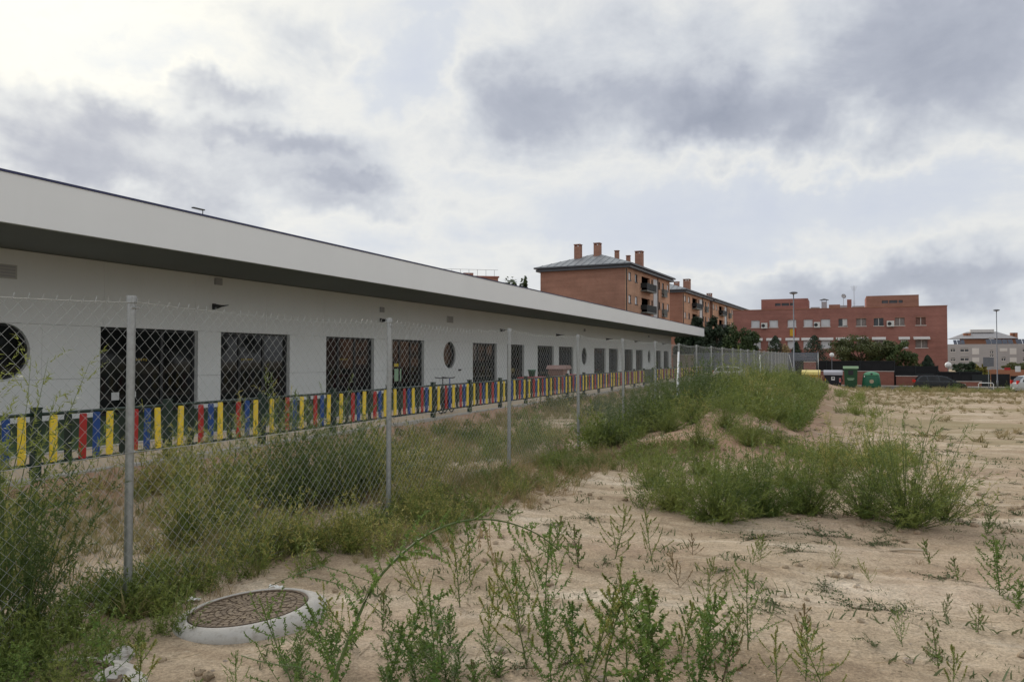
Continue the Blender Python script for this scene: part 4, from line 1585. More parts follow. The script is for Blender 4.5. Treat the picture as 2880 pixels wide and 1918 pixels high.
dumpster('yellow waste container half hidden by the earth heap shrubs', 694, bin_yellow, bin_yellow_l, False)
dumpster('dark grey waste container with pale lid and white sticker', 866, bin_grey, bin_grey_l, True)
r = bin_at('paper_container', 'tall dark green container with pale green top', 1003, BS)
q = MB()
q.v = [(-.55, -.5, .08), (.55, -.5, .08), (.55, .5, .08), (-.55, .5, .08), (-.60, -.55, 1.85), (.60, -.55, 1.85), (.60, .55, 1.85), (-.60, .55, 1.85)]
q.f = [(0, 3, 2, 1), (4, 5, 6, 7), (0, 1, 5, 4), (1, 2, 6, 5), (2, 3, 7, 6), (3, 0, 4, 7)]
q.m = [0] * 6
q.build('body', bin_green, r)
B('lid', bin_green_l, r, -.68, .68, -.63, .63, 1.852, 2.08)
B('slot', bin_grey, r, -.22, .22, -.575, -.545, 1.25, 1.68)
B('lettering', bin_green_l, r, -.32, .30, -.552, -.540, .86, .93)
B('lettering', bin_green_l, r, -.26, .22, -.548, -.536, .74, .79)
B('base', lamp_dark, r, -.5, .5, -.45, .45, 0, .079)
r = bin_at('bottle_bank', 'rounded bottle-green glass recycling bank', 1163, BS - .4)
prof = [(.80, .0), (.83, .15), (.80, .6), (.74, 1.05), (.70, 1.20)]
q = MB()


def squircle(mb, prof, mi=0, seg=32, p=3.2):
    b = len(mb.v)
    for rr, z in prof:
        for k in range(seg):
            w = 2 * math.pi * k / seg
            c, s = math.cos(w), math.sin(w)
            f = (abs(c) ** p + abs(s) ** p) ** (-1 / p)
            mb.v.append((rr * f * c, rr * f * s * .9, z))
    for i in range(len(prof) - 1):
        for k in range(seg):
            k2 = (k + 1) % seg
            mb.f.append((b + i * seg + k, b + i * seg + k2, b + (i + 1) * seg + k2, b + (i + 1) * seg + k))
            mb.m.append(mi)
    mb.f.append(tuple(b + k for k in range(seg))[::-1])
    mb.f.append(tuple(b + (len(prof) - 1) * seg + k for k in range(seg)))
    mb.m += [mi, mi]


squircle(q, prof)
q.build('body', bin_igloo, r, True)
q = MB()
squircle(q, [(.715, 1.201), (.70, 1.30), (.60, 1.43), (.42, 1.52), (.2, 1.57), (.03, 1.58)])
q.build('dome', bin_igloo_l, r, True)
q = MB()
q.lathe([(.10, 0), (.10, .02)], 16)
o = q.build('slot', lamp_dark, r)
o.rotation_euler = (RAD(72), 0, 0)
o.location = (0, -.61, 1.36)
q = MB()
q.lathe([(.19, 0), (.19, .012)], 20)
o = q.build('emblem', sandmat, r)
o.rotation_euler = (RAD(86), 0, 0)
o.location = (0, -.735, .66)
B('sticker', sticker, r, -.66, -.58, -.665, -.655, 1.05, 1.2)


def car(label, paint, roofm, loc, rz, L=4.25, H=1.52, mpv=True):
    r = thing('parked_car', label, 'car', loc, rz, 'cars parked along the street')
    # x forward, profile of the body in side view
    body = [(-2.06, .30), (-2.12, .55), (-2.10, .86), (-2.02, .98), (1.0, .98), (1.55, .90), (1.98, .74), (2.10, .55), (2.08, .30)]
    cabin = [(-2.00, .96), (-1.86, 1.22), (-1.62, 1.46), (-1.20, H), (-.1, H), (.45, 1.44), (1.05, 1.12), (1.32, .94)]
    k = L / 4.25

    def loft(poly, hw, name, m_, parent):
        q = MB()
        n = len(poly)
        for sgn in (-1, 1):
            for x, z in poly:
                q.v.append((x * k, sgn * hw(z), z))
        q.f.append(tuple(range(n)))
        q.f.append(tuple(range(2 * n - 1, n - 1, -1)))
        for i in range(n):
            j = (i + 1) % n
            q.f.append((i, n + i, n + j, j))
        q.m = [0] * len(q.f)
        return q.build(name, m_, parent)
    hb = lambda z: .86 - .05 * max(0, .5 - z) - .04 * max(0, z - .8)
    hc = lambda z: .845 - .30 * max(0, z - .95) ** 1.1
    loft(body, hb, 'body', paint, r)
    loft(cabin, hc, 'cabin', roofm, r)
    hg_ = lambda z: hc(z) + .006
    for nm, poly in (('side_window', [(-1.78, 1.02), (-1.66, 1.26), (-1.42, 1.41), (-1.12, 1.42), (-1.0, 1.02)]), ('side_window', [(-.93, 1.02), (-1.04, 1.43), (-.16, 1.43), (-.10, 1.02)]), ('side_window', [(-.04, 1.02), (-.09, 1.43), (.40, 1.37), (.98, 1.06)])):
        for sgn in (-1, 1):
            q = MB()
            q.v = [(x * k, sgn * (hg_(z) + .004), z) for x, z in poly] + [(x * k, sgn * (hg_(z) - .012), z) for x, z in poly]
            n = len(poly)
            q.f = [tuple(range(n)), tuple(range(2 * n - 1, n - 1, -1))] + [(i, n + i, n + (i + 1) % n, (i + 1) % n) for i in range(n)]
            q.m = [0] * len(q.f)
            q.build(nm, glass, r)
    for nm, (x0, z0), (x1, z1) in (('windscreen', (1.30, .99), (.52, 1.43)), ('rear_window', (-2.01, 1.0), (-1.66, 1.43))):
        q = MB()
        o_ = .03 if nm == 'windscreen' else -.03
        q.v = [(x0 * k + o_, -hc(z0) + .06, z0), (x0 * k + o_, hc(z0) - .06, z0), (x1 * k + o_, hc(z1) - .05, z1 + .01), (x1 * k + o_, -hc(z1) + .05, z1 + .01)]
        q.v += [(x - o_ * 1.4, y, z) for x, y, z in q.v]
        q.f = [(0, 1, 2, 3), (7, 6, 5, 4), (0, 4, 5, 1), (1, 5, 6, 2), (2, 6, 7, 3), (3, 7, 4, 0)]
        q.m = [0] * 6
        q.build(nm, glass, r)
    for x in (-1.32, 1.30):
        for sgn in (-1, 1):
            q = MB()
            q.lathe([(.20, -.10), (.30, -.10), (.315, -.07), (.315, .07), (.30, .10), (.20, .10)], 20)
            o = q.build('wheel', tyre, r, True)
            o.rotation_euler = (RAD(90), 0, 0)
            o.location = (x * k, sgn * .78, .315)
            q = MB()
            q.lathe([(.195, -.103), (.195, .103)], 16)
            q.build('rim', rimmat, o)
    for sgn in (-1, 1):
        B('tail_lamp', tail_red, r, -2.16 * k, -2.0 * k, sgn * .72 - .11, sgn * .72 + .11, .84, 1.12)
        B('headlamp', ac_white, r, 1.92 * k, 2.03 * k, sgn * .62 - .14, sgn * .62 + .14, .62, .76)
        MB().box(.78 * k, .92 * k, sgn * .95 - .08, sgn * .95 + .08, 1.0, 1.13).build('wing_mirror', paint, r)
    B('bumper', paint, r, -2.19 * k, -2.07 * k, -.78, .78, .32, .58)
    B('bumper', paint, r, 2.05 * k, 2.14 * k, -.76, .76, .30, .52)
    B('number_plate', sticker, r, -2.20 * k, -2.191 * k, -.26, .26, .62 - .2, .72 - .2)
    return r


s_ = 80.9
t_ = t_on(zq(1692, 0)[0], s_)
car('dark hatchback parked before the low brick wall', car_dark, car_dark, st(s_, t_, STREET + .006 - .25), TH - math.pi / 2)
s_ = 74.0
t_ = t_on(2935, s_)
g = st(s_, t_)
car('pale silver car with red tail lamp beside the dark gates', car_silver, car_silver, st(s_, t_, gz(g.x, g.y) - .12), TH - math.pi / 2 + .12)
s_ = 84.5
t_ = t_on(2063, s_)
car('white car seen through the far wire fence', car_white, car_white, st(s_, t_, -.75), TH - math.pi / 2 + .1)
hp = thing('steel_hoop', 'low white steel hoop in the weeds by the dark gates', 'hoop', st(76.5, t_on(zq(2055, 0)[0], 76.5), -1.22), TH - math.pi / 2)
MB().tube([(-.55, 0, -.2), (-.55, 0, .62), (-.47, 0, .72), (.47, 0, .72), (.55, 0, .62), (.55, 0, -.2)], .035, 8).build('hoop_tube', white_tube, hp, True)

# ------------------------------------------------------------------ play things behind the coloured fence


def on_play(px, t):
    s = s_on(px, t)
    return s, st(s, t, zline(s))


s, p = on_play(1496, -13.5)
r = thing('plant_pot', 'green plastic bucket standing on a red play table', 'bucket', p + Vector((0, 0, .64)), TH)
MB().lathe([(.13, 0), (.19, .30), (.21, .31), (.21, .34), (.18, .34)], 18).build('bucket_body', toy_green, r, True)
for px, t, lab in ((1500, -13.5, 'red play table under the green bucket'), (1585, -13.8, 'red play table beside the pink play house')):
    s, p = on_play(px, t)
    r = thing('play_table', lab, 'table', p, TH, 'red play tables')
    B('tabletop', toy_red, r, -.9, .9, -.45, .45, .57, .635)
    for a in (-.75, .75):
        for b in (-.32, .32):
            B('leg', toy_red, r, a - .04, a + .04, b - .04, b + .04, -.05, .569)
s, p = on_play(1572, -13.0)
toy_roof = mat('toy_roof', (.30, .19, .17), .7)
r = thing('play_house', 'small pinkish play house beside the glass doors', 'play house', p, TH)
B('house_wall', toy_brown, r, -.5, .5, -.4, .4, -.05, .98)
q = MB()
q.prism([(-.58, .98), (.58, .98), (.32, 1.17), (-.32, 1.17)], -.5, .5)
q.build('roof', toy_roof, r)
B('window', sticker, r, .1, .4, -.42, -.402, .62, .92)
for px, m_, lab in ((1236, lamp_dark, 'black child bicycle leaning behind the picket fence'), (1256, toy_blue, 'blue child bicycle behind the picket fence')):
    s, p = on_play(px, -10.4)
    r = thing('child_bicycle', lab, 'bicycle', p, TH + .1, 'child bicycles behind the fence')
    for x in (-.4, .4):
        q = MB()
        n = 24
        pts = [(x + .24 * math.cos(2 * math.pi * k / n), 0, .25 + .24 * math.sin(2 * math.pi * k / n)) for k in range(n + 1)]
        q.tube(pts, .02, 6, cap=False)
        q.build('wheel', tyre, r, True)
    MB().tube([(-.4, 0, .25), (-.05, 0, .27), (.28, 0, .62), (-.18, 0, .58), (-.4, 0, .25)], .02, 6).build('frame', m_, r, True)
    MB().tube([(.4, 0, .25), (.26, 0, .72), (.24, 0, .98)], .018, 6).build('fork', m_, r, True)
    MB().tube([(.14, -.2, 1.02), (.25, -.08, 1.0), (.25, .08, 1.0), (.14, .2, 1.02)], .016, 6).build('handlebar', lamp_dark, r, True)
    MB().box(-.32, -.08, -.06, .06, .62, .68).build('saddle', lamp_dark, r)

# ------------------------------------------------------------------ plants: shapes
def rv(r, s=1.0):
    return Vector((r.gauss(0, s), r.gauss(0, s), r.gauss(0, s)))


def blade(mb, p, d, side, L, w, mi):
    b = len(mb.v)
    mb.v += [tuple(p - side * w * .5), tuple(p + side * w * .5), tuple(p + d * L)]
    mb.f.append((b, b + 1, b + 2))
    mb.m.append(mi)


def kochia(seed, h=.9, n=60, spread=62, twigs=9, lv=8, ll=.032, lw=.005, tip=0.0, stemw=.0032, m_=6, f0=.10, short=.45):
    """feathery bush: many wiry stems with fine narrow leaves. slots: 0 leaf, 1 stem, 2 ripening tip"""
    r = random.Random(seed)
    mb = MB()
    for i in range(n):
        a = r.uniform(0, 6.283)
        tl = RAD(spread) * r.random() ** .75
        L = h * r.uniform(short, 1.05) * (1.0 - .25 * tl / RAD(70))
        p = Vector((r.gauss(0, .03), r.gauss(0, .03), 0))
        d = Vector((math.sin(tl) * math.cos(a), math.sin(tl) * math.sin(a), math.cos(tl)))
        pts = [p.copy()]
        for k in range(m_):
            d = (d + Vector((0, 0, .36 / m_)) + rv(r, .07)).normalized()
            p = p + d * (L / m_)
            pts.append(p.copy())
        if m_ > 3:
            mb.tube(pts, [stemw * (1 - .75 * k / m_) for k in range(m_ + 1)], 3, 1, cap=False)
        else:
            for k in range(m_):
                d_ = pts[k + 1] - pts[k]
                blade(mb, pts[k], d_.normalized(), d_.cross(rv(r)).normalized(), d_.length * 1.05, stemw * 1.6, 1)
        for k in range(twigs):
            f = f0 + (1 - f0) * (k + r.random()) / twigs
            q = min(int(f * m_), m_ - 1)
            fr = f * m_ - q
            bp = pts[q].lerp(pts[q + 1], min(fr, 1))
            sd = (pts[q + 1] - pts[q]).normalized()
            td = (sd * .9 + rv(r, .55)).normalized()
            tL = L * r.uniform(.10, .24) * (1.15 - .6 * f)
            mi = 2 if (tip and f > 1 - tip and r.random() < .7) else 0
            for j in range(lv):
                g = (j + r.random()) / lv
                lp = bp + td * (tL * g)
                ld = (td * .8 + rv(r, .6)).normalized()
                blade(mb, lp, ld, ld.cross(rv(r)).normalized(), ll * r.uniform(.6, 1.25), lw, mi)
    return mb


def stalk_leaves(mb, r, pts, n, L, wd, mi, f0=.1, droop=.2, dens_tip=1.0):
    m_ = len(pts) - 1
    for k in range(n):
        f = f0 + (1 - f0) * ((k + r.random()) / n) ** (1 / dens_tip)
        q = min(int(f * m_), m_ - 1)
        bp = pts[q].lerp(pts[q + 1], f * m_ - q)
        sd = (pts[q + 1] - pts[q]).normalized()
        o = sd.cross(rv(r)).normalized()
        ld = (sd * .35 + o * .9 + Vector((0, 0, -droop * r.random()))).normalized()
        s_ = r.uniform(.55, 1.2) * (1.15 - .55 * f)
        mb.leaf(bp, ld, (Vector((0, 0, 1)) + rv(r, .4)).normalized(), L * s_, wd * s_, mi, r.uniform(.05, .3))


def curve(p, d, L, n, r, bend=(0, 0, .08), jit=.08):
    pts = [p.copy()]
    for k in range(n):
        d = (d + Vector(bend) + rv(r, jit)).normalized()
        p = p + d * (L / n)
        pts.append(p.copy())
    return pts


def amaranth(seed, h=.6, br=11, leaf_=.034, lw=.019, spike=.5, lean=0.0, dense=1.0, low=.08):
    """upright weed: stem, rising side branches with oval leaves, knobbly seed spikes. slots: 0 leaf, 1 stem, 2 seed"""
    r = random.Random(seed)
    mb = MB()
    a0 = r.uniform(0, 6.28)
    pts = curve(Vector((0, 0, -.02)), Vector((math.cos(a0) * lean, math.sin(a0) * lean, 1)).normalized(), h, 9, r, (0, 0, .04), .045)
    mb.tube(pts, [.0052 * (1 - .75 * k / 9) * (.6 + .6 * h) for k in range(10)], 5, 1, cap=False)
    stalk_leaves(mb, r, pts, int(26 * dense), leaf_, lw, 0, .15, .3)

    def seedspike(ps, f0, n):
        m_ = len(ps) - 1
        for k in range(n):
            f = f0 + (1 - f0) * r.random()
            q = min(int(f * m_), m_ - 1)
            bp = ps[q].lerp(ps[q + 1], f * m_ - q)
            d = rv(r).normalized()
            blade(mb, bp, (d + (ps[-1] - ps[0]).normalized() * .7).normalized(), d.cross(rv(r)).normalized(), .013, .009, 2 if r.random() < .6 else 0)
    seedspike(pts, 1 - .35 * spike, int(90 * spike * dense))
    for k in range(br):
        f = low + (.9 - low) * (k + r.random() * .6) / br
        q = min(int(f * 9), 8)
        bp = pts[q].lerp(pts[q + 1], f * 9 - q)
        a = a0 + k * 2.4 + r.gauss(0, .3)
        L = h * r.uniform(.28, .62) * (1.05 - .72 * f)
        d = Vector((math.cos(a), math.sin(a), r.uniform(.25, .9))).normalized()
        bs = curve(bp, d, L, 6, r, (0, 0, .13), .07)
        mb.tube(bs, [.0026 * (1 - .7 * j / 6) for j in range(7)], 4, 1, cap=False)
        stalk_leaves(mb, r, bs, int((7 + 26 * L / h) * dense), leaf_ * .85, lw * .85, 0, .08, .3)
        seedspike(bs, .55, int(36 * spike * dense))
    return mb


def creeper(seed, R=.35, n=12, leaf_=.020, lw=.015, hgt=.05):
    """flat mat-forming weed. slots: 0 leaf, 1 stem"""
    r = random.Random(seed)
    mb = MB()
    for i in range(n):
        a = r.uniform(0, 6.283)
        L = R * r.uniform(.4, 1.1)
        pts = curve(Vector((0, 0, .008)), Vector((math.cos(a), math.sin(a), .22)).normalized(), L, 6, r, (0, 0, -.02), .16)
        for p in pts:
            p.z = max(.008, min(p.z, hgt))
        mb.tube(pts, [.0022 * (1 - .6 * k / 6) for k in range(7)], 3, 1, cap=False)
        stalk_leaves(mb, r, pts, int(16 * L / .3) + 5, leaf_, lw, 0, .05, .0)
        for q in range(2):
            b = curve(pts[2 + q], rv(r).normalized() * .6 + Vector((0, 0, .25)), L * .35, 3, r, (0, 0, .02), .2)
            stalk_leaves(mb, r, b, 6, leaf_ * .8, lw * .8, 0, .1, .0)
    return mb


def tuft(seed, h=.25, n=34, w=.006, spread=.55):
    """grass tuft. slot 0"""
    r = random.Random(seed)
    mb = MB()
    for i in range(n):
        a = r.uniform(0, 6.283)
        tl = r.random() * spread
        L = h * r.uniform(.45, 1.1)
        p = Vector((r.gauss(0, .04), r.gauss(0, .04), 0))
        d = Vector((math.sin(tl) * math.cos(a), math.sin(tl) * math.sin(a), math.cos(tl)))
        sd = d.cross(Vector((r.gauss(0, 1), r.gauss(0, 1), 0))).normalized()
        m1 = p + d * L * .55
        d2 = (d + Vector((math.cos(a), math.sin(a), -.3)) * r.uniform(.1, .7)).normalized()
        tp = m1 + d2 * L * .5
        b = len(mb.v)
        mb.v += [tuple(p - sd * w * .5), tuple(p + sd * w * .5), tuple(m1 + sd * w * .4), tuple(m1 - sd * w * .4), tuple(tp)]
        mb.f += [(b, b + 1, b + 2, b + 3), (b + 3, b + 2, b + 4)]
        mb.m += [0, 0]
    return mb


# ------------------------------------------------------------------ trees and shrubs by the buildings


def tree(name, label, x, y, zb, h, rx, ry, crown_z0, seed, m_, cat='tree', nleaf=5200, size=.30, clumps=46, cone=False, group=None, trunk_r=.16):
    r = random.Random(seed)
    t = thing(name, label, cat, (x, y, zb), r.uniform(0, 6.28), group)
    tb = MB()
    tb.tube([(0, 0, -.3), (0, 0, crown_z0 * .6), (r.gauss(0, .15), r.gauss(0, .15), crown_z0 + (h - crown_z0) * .35), (0, 0, crown_z0 + (h - crown_z0) * .7)], [trunk_r, trunk_r * .8, trunk_r * .55, trunk_r * .2], 8)
    if not cone:
        for k in range(7):
            a = k * .9 + r.random()
            z0 = crown_z0 + (h - crown_z0) * (.05 + .06 * k)
            tb.tube([(0, 0, z0), (rx * .4 * math.cos(a), ry * .4 * math.sin(a), z0 + (h - z0) * .35), (rx * .75 * math.cos(a), ry * .75 * math.sin(a), z0 + (h - z0) * .55)], [trunk_r * .5, trunk_r * .28, trunk_r * .1], 5)
    tb.build('trunk', bark, t)
    cz, hz = (crown_z0 + h) / 2, (h - crown_z0) / 2
    rg = np.random.default_rng(seed)
    if cone:
        f = rg.random(nleaf) ** 1.6
        z = crown_z0 + f * (h - crown_z0)
        rad = (1 - f) ** .62 * (.80 + .25 * np.sin(f * 23 + seed) * (1 - f)) * np.sqrt(.25 + .75 * rg.random(nleaf))
        # blunt foot
        rad *= np.clip(.7 + f * 4, 0, 1) * 2.35
        a = rg.random(nleaf) * 6.283
        rad *= 1 + .13 * np.sin(a * 5 + f * 9)
        P = np.stack([rad * rx * np.cos(a), rad * ry * np.sin(a), z], -1)
        Nn = np.stack([np.cos(a), np.sin(a), .9 + 0 * a], -1) + rg.normal(0, .5, (nleaf, 3))
    else:
        cs = []
        for k in range(clumps):
            d = rg.normal(0, 1, 3)
            d /= np.linalg.norm(d)
            q = rg.uniform(.35, .92)
            c = d * q
            c[2] = c[2] if c[2] > -.75 else -.75
            cs.append(c)
        cs = np.array(cs)
        wts = rg.integers(0, clumps, nleaf)
        rad = rg.uniform(.13, .27, clumps)
        off = rg.normal(0, 1, (nleaf, 3))
        off /= np.linalg.norm(off, axis=1)[:, None]
        off *= (rg.random(nleaf) ** .45)[:, None] * rad[wts][:, None]
        q = cs[wts] + off
        P = q * np.array([rx, ry, hz]) + np.array([0, 0, cz])
        Nn = off / rad[wts][:, None] + rg.normal(0, .55, (nleaf, 3)) + np.array([0, 0, .35])
    Nn /= np.linalg.norm(Nn, axis=1)[:, None]
    R1 = np.cross(Nn, rg.normal(0, 1, (nleaf, 3)))
    R1 /= np.linalg.norm(R1, axis=1)[:, None]
    R2 = np.cross(Nn, R1)
    sz = size * rg.uniform(.5, 1.15, nleaf)[:, None]
    V = np.stack([P - R1 * sz * .5, P + R2 * sz * .32, P + R1 * sz * .5, P - R2 * sz * .32], 1).reshape(-1, 3)
    Fq = np.arange(nleaf * 4).reshape(-1, 4)
    obj('crown', np_mesh('crown', V, Fq, np.zeros(nleaf), [m_]), t)
    return t


def tree_px(name, label, px0, px1, ptop, Y, zb, m_, seed, crown0=.12, **k):
    xm = (px0 + px1) / 2
    x = (xm - CX) / F * Y
    rx = (px1 - px0) / 2 / F * Y * 1.12
    zt = z_at(ptop, Y)
    h = zt - zb
    return tree(name, label, x, Y, zb, h, rx, k.pop('ry', rx), h * crown0, seed, m_, **k)


GT = 'dark broadleaf trees past the white building'
tree_px('broadleaf_tree', 'dark tree just past the end of the white building', 1890, 1985, 905, 104, -1.2, tree_leaf_d, 11, group=GT, nleaf=7500, size=.46)
tree_px('broadleaf_tree', 'dark tree topping the others, before the second apartment block', 1922, 2010, 886, 112, -1.2, tree_leaf_d, 12, group=GT, nleaf=7500, size=.46)
tree_px('broadleaf_tree', 'dark tree between the second apartment block and the round bright tree', 1965, 2065, 893, 108, -1.2, tree_leaf_d, 13, group=GT, nleaf=7500, size=.46)
tree_px('broadleaf_tree', 'low dark tree at the foot of the second apartment block', 1935, 2045, 955, 98, -1.2, tree_leaf_d, 31, group=GT, nleaf=5200)
tree_px('round_tree', 'dense round green tree before the end of the red building', 2030, 2137, 912, 96, -1.2, tree_leaf, 14, nleaf=9000, size=.36, clumps=70, crown0=.12)
tree_px('broad_tree', 'broad olive-green tree before the middle of the red building', 2335, 2500, 940, 94, -1.2, tree_leaf_l, 15, nleaf=7500, clumps=60, crown0=.25)
tree_px('broad_tree', 'dark green tree beside the broad olive-green tree', 2455, 2575, 948, 93, -1.2, tree_leaf, 16, nleaf=7500, clumps=54, crown0=.12)
GC = 'clipped conifers before the red building'
for a, b, tp, lab, sd in ((352, 482, 455, 'squat dark conifer beside the round tree', 21), (540, 622, 500, 'slim dark conifer behind the first lamp post', 22), (640, 802, 452, 'tall dark pointed conifer above the containers', 23), (1560, 1645, 606, 'small dark conifer near the corner of the red building', 24), (255, 280, 545, 'tiny dark conifer under the red building windows', 25)):
    tree_px('conifer', lab, zq(a, 0)[0], zq(b, 0)[0], zq(0, tp)[1], 92, -1.2, tree_leaf_d, sd, crown0=.02, cone=True, nleaf=5200, size=.22, group=GC, trunk_r=.08)
tree_px('shrub', 'rounded dark shrub above the black fence by the grey block', zq(1805, 0)[0], zq(1990, 0)[0], zq(0, 655)[1], 86, -1.2, tree_leaf_d, 26, cat='shrub', nleaf=5000, crown0=.1)
tree_px('shrub', 'yellowish shrub next to the dark shrub by the grey block', zq(1935, 0)[0], zq(2075, 0)[0], zq(0, 668)[1], 92, -1.2, tree_leaf_y, 27, cat='shrub', nleaf=4000, crown0=.1)
tree_px('shrub', 'brownish thin shrub in front of the grey block', zq(2195, 0)[0], zq(2400, 0)[0], zq(0, 662)[1], 120, -1.2, tree_leaf_l, 28, cat='shrub', nleaf=2600, crown0=.3)
tree_px('shrub', 'reddish shrub between the two squat conifers', zq(470, 0)[0], zq(530, 0)[0], zq(0, 505)[1], 91, -1.2, leaf_dry, 29, cat='shrub', nleaf=2500, crown0=.1)
tree_px('shrub', 'pale green shrub between dark tree and small conifer', zq(1480, 0)[0], zq(1570, 0)[0], zq(0, 640)[1], 91, -1.2, tree_leaf_l, 30, cat='shrub', nleaf=2500, crown0=.1)
tree_px('distant_tree', 'bushy green treetop above the white roof, beside the railing', 1385, 1462, 770, 125, -1, tree_leaf, 41, nleaf=9000, size=.5, clumps=70, crown0=.1)
tree_px('distant_tree', 'smaller rounded treetop above the white roof, near the apartment block', 1448, 1506, 777, 122, -1, tree_leaf, 42, nleaf=9000, size=.5, clumps=70, crown0=.1)

for i, (s, t) in enumerate(((50, 45), (59, 46), (68, 45), (77, 46.5), (86, 45))):  # unseen trees, added only to darken the reflections in the widest glass doors
    p = st(s, t)
    tree('broadleaf_tree', ('first', 'second', 'third', 'fourth', 'last')[i] + ' added dark tree out of view across the field, mirrored in the widest glass doors', p.x, p.y, gz(p.x, p.y), 15.0, 6.0, 6.0, .8, 600 + i, tree_leaf_d, nleaf=4500, size=1.3, clumps=50, group='added dark trees across the field')

# ------------------------------------------------------------------ manholes, stones, litter


def manhole(label, xd, yd, R, tilt, collar_h, seed, detail=True):
    x, y = gp(xd, yd, .05)
    r = thing('manhole', label, 'manhole', (x, y, gz(x, y)), .5)
    r.rotation_euler = (tilt[0], tilt[1], .35)
    rr = random.Random(seed)
    Ro = R * 1.34
    q = MB()
    seg = 72
    prof = [(R + .012, collar_h - .06), (R + .012, collar_h), (R + .035, collar_h + .006), (R * 1.17, collar_h - .004), (Ro - .02, collar_h - .022), (Ro, collar_h - .045), (Ro - .012, collar_h - .12), (Ro - .03, -.25)]
    for i, (a, z) in enumerate(prof):
        for k in range(seg):
            w = 2 * math.pi * k / seg
            wob = 1 + (.012 * math.sin(w * 3 + 1) + .008 * math.sin(w * 7 + 2) + rr.gauss(0, .003)) * (i >= 4)
            q.v.append((a * wob * math.cos(w), a * wob * math.sin(w), z + (rr.gauss(0, .0025) if i >= 3 else 0)))
    for i in range(len(prof) - 1):
        for k in range(seg):
            k2 = (k + 1) % seg
            q.f.append((i * seg + k, (i + 1) * seg + k, (i + 1) * seg + k2, i * seg + k2)[::-1])
            q.m.append(0)
    q.build('concrete_collar', concrete, r, True)
    q = MB()
    q.lathe([(R + .006, collar_h - .05), (R + .006, collar_h + .004), (R - .012, collar_h + .004), (R - .016, collar_h - .010), (.01, collar_h - .010)], 64)
    lid = q.build('iron_lid', [iron_dark], r)
    zt = collar_h - .010
    # raised plates: rim bars, rings of blocks, spokes and a hub
    pl = MB()

    def seg_block(r0, r1, a0, a1, h_=.006):
        b = len(pl.v)
        for z in (zt - .004, zt + h_):
            for (rr_, aa) in ((r0, a0), (r1, a0), (r1, a1), (r0, a1)):
                pl.v.append((rr_ * math.cos(aa), rr_ * math.sin(aa), z))
        for f in ((0, 3, 2, 1), (4, 5, 6, 7), (0, 1, 5, 4), (1, 2, 6, 5), (2, 3, 7, 6), (3, 0, 4, 7)):
            pl.f.append(tuple(b + i for i in f))
            pl.m.append(0)
    n = 48
    for k in range(n):
        a = 2 * math.pi * k / n
        seg_block(R * .84, R * .965, a + .018, a + 2 * math.pi / n - .018)
    for (r0, r1, n) in ((.60, .82, 22), (.40, .58, 16), (.22, .38, 10)):
        for k in range(n):
            a = 2 * math.pi * k / n + rr.uniform(0, .05)
            w = 2 * math.pi / n
            sp = rr.uniform(.35, .65)
            seg_block(R * r0, R * (r0 + (r1 - r0) * sp) - .004, a + .02, a + w * .55)
            seg_block(R * (r0 + (r1 - r0) * sp) + .004, R * r1, a + .02, a + w - .05)
            seg_block(R * r0, R * (r0 + (r1 - r0) * sp) - .004, a + w * .55 + .05, a + w - .04)
    for k in range(6):
        a = 2 * math.pi * k / 6
        seg_block(.01, R * .19, a + .06, a + math.pi / 3 - .06, .007)
    pl.build('raised_pattern', iron, lid)
    return r


manhole('round iron manhole cover in a raised white concrete collar', 579, 1385, .352, (RAD(-2.0), RAD(-4.5)), .058, 5)
manhole('weed-covered manhole cover flush with the soil', 95, 1560, .36, (0, 0), .03, 6)


def rock(name, label, x, y, sx, sy, sz, seed, m_, cat='stone', group=None, sink=.3):
    r = random.Random(seed)
    mb = MB()
    for i in range(9):
        ph = math.pi * i / 8
        for k in range(12):
            w = 2 * math.pi * k / 12
            j = 1 + r.gauss(0, .09)
            mb.v.append((sx * j * math.sin(ph) * math.cos(w), sy * j * math.sin(ph) * math.sin(w), sz * j * math.cos(ph)))
    for i in range(8):
        for k in range(12):
            mb.f.append((i * 12 + k, (i + 1) * 12 + k, (i + 1) * 12 + (k + 1) % 12, i * 12 + (k + 1) % 12))
            mb.m.append(0)
    o = mb.build(name, m_, None, False)
    o.location = (x, y, gz(x, y) + sz * (1 - 2 * sink))
    o.rotation_euler = (0, 0, r.uniform(0, 6))
    return tag(o, label, cat, group)


x, y = gp(283, 1498)
rock('concrete_chunk', 'broken pale concrete chunk with jagged edge near the manholes', x, y, .10, .06, .05, 3, concrete)
x, y = gp(268, 1545)
rock('concrete_chunk', 'flat broken concrete chunk below the jagged one', x, y, .09, .07, .04, 4, concrete)
for i, (xd, yd, s_, lab) in enumerate(((1625, 1050, .16, 'round stone at the foot of the earth heap'), (1760, 1025, .15, 'pale stone halfway along the earth heap'), (1500, 1000, .10, 'small stone on the red earth near the fence'), (1148, 1493, .035, 'dark pebble in the sand among the foreground weeds'), (2078, 1857 - 350, .03, 'small pale pebble on open sand'), (1382, 1560, .03, 'grey pebble by the lower edge of the sand'))):
    x, y = gp(xd, yd)
    rock('stone', lab, x, y, s_, s_ * .75, s_ * .6, 50 + i, stone_m)
x, y = gp(2085, 1261)
o = MB().tube([(-.16, 0, .012), (-.02, .006, .02), (.15, -.008, .012)], [.011, .013, .010], 7).build('wooden_stick', wood_pale)
o.location = (x, y, gz(x, y) + .004)
o.rotation_euler = (0, 0, -.08)
tag(o, 'pale wooden stick lying on the sand', 'stick')
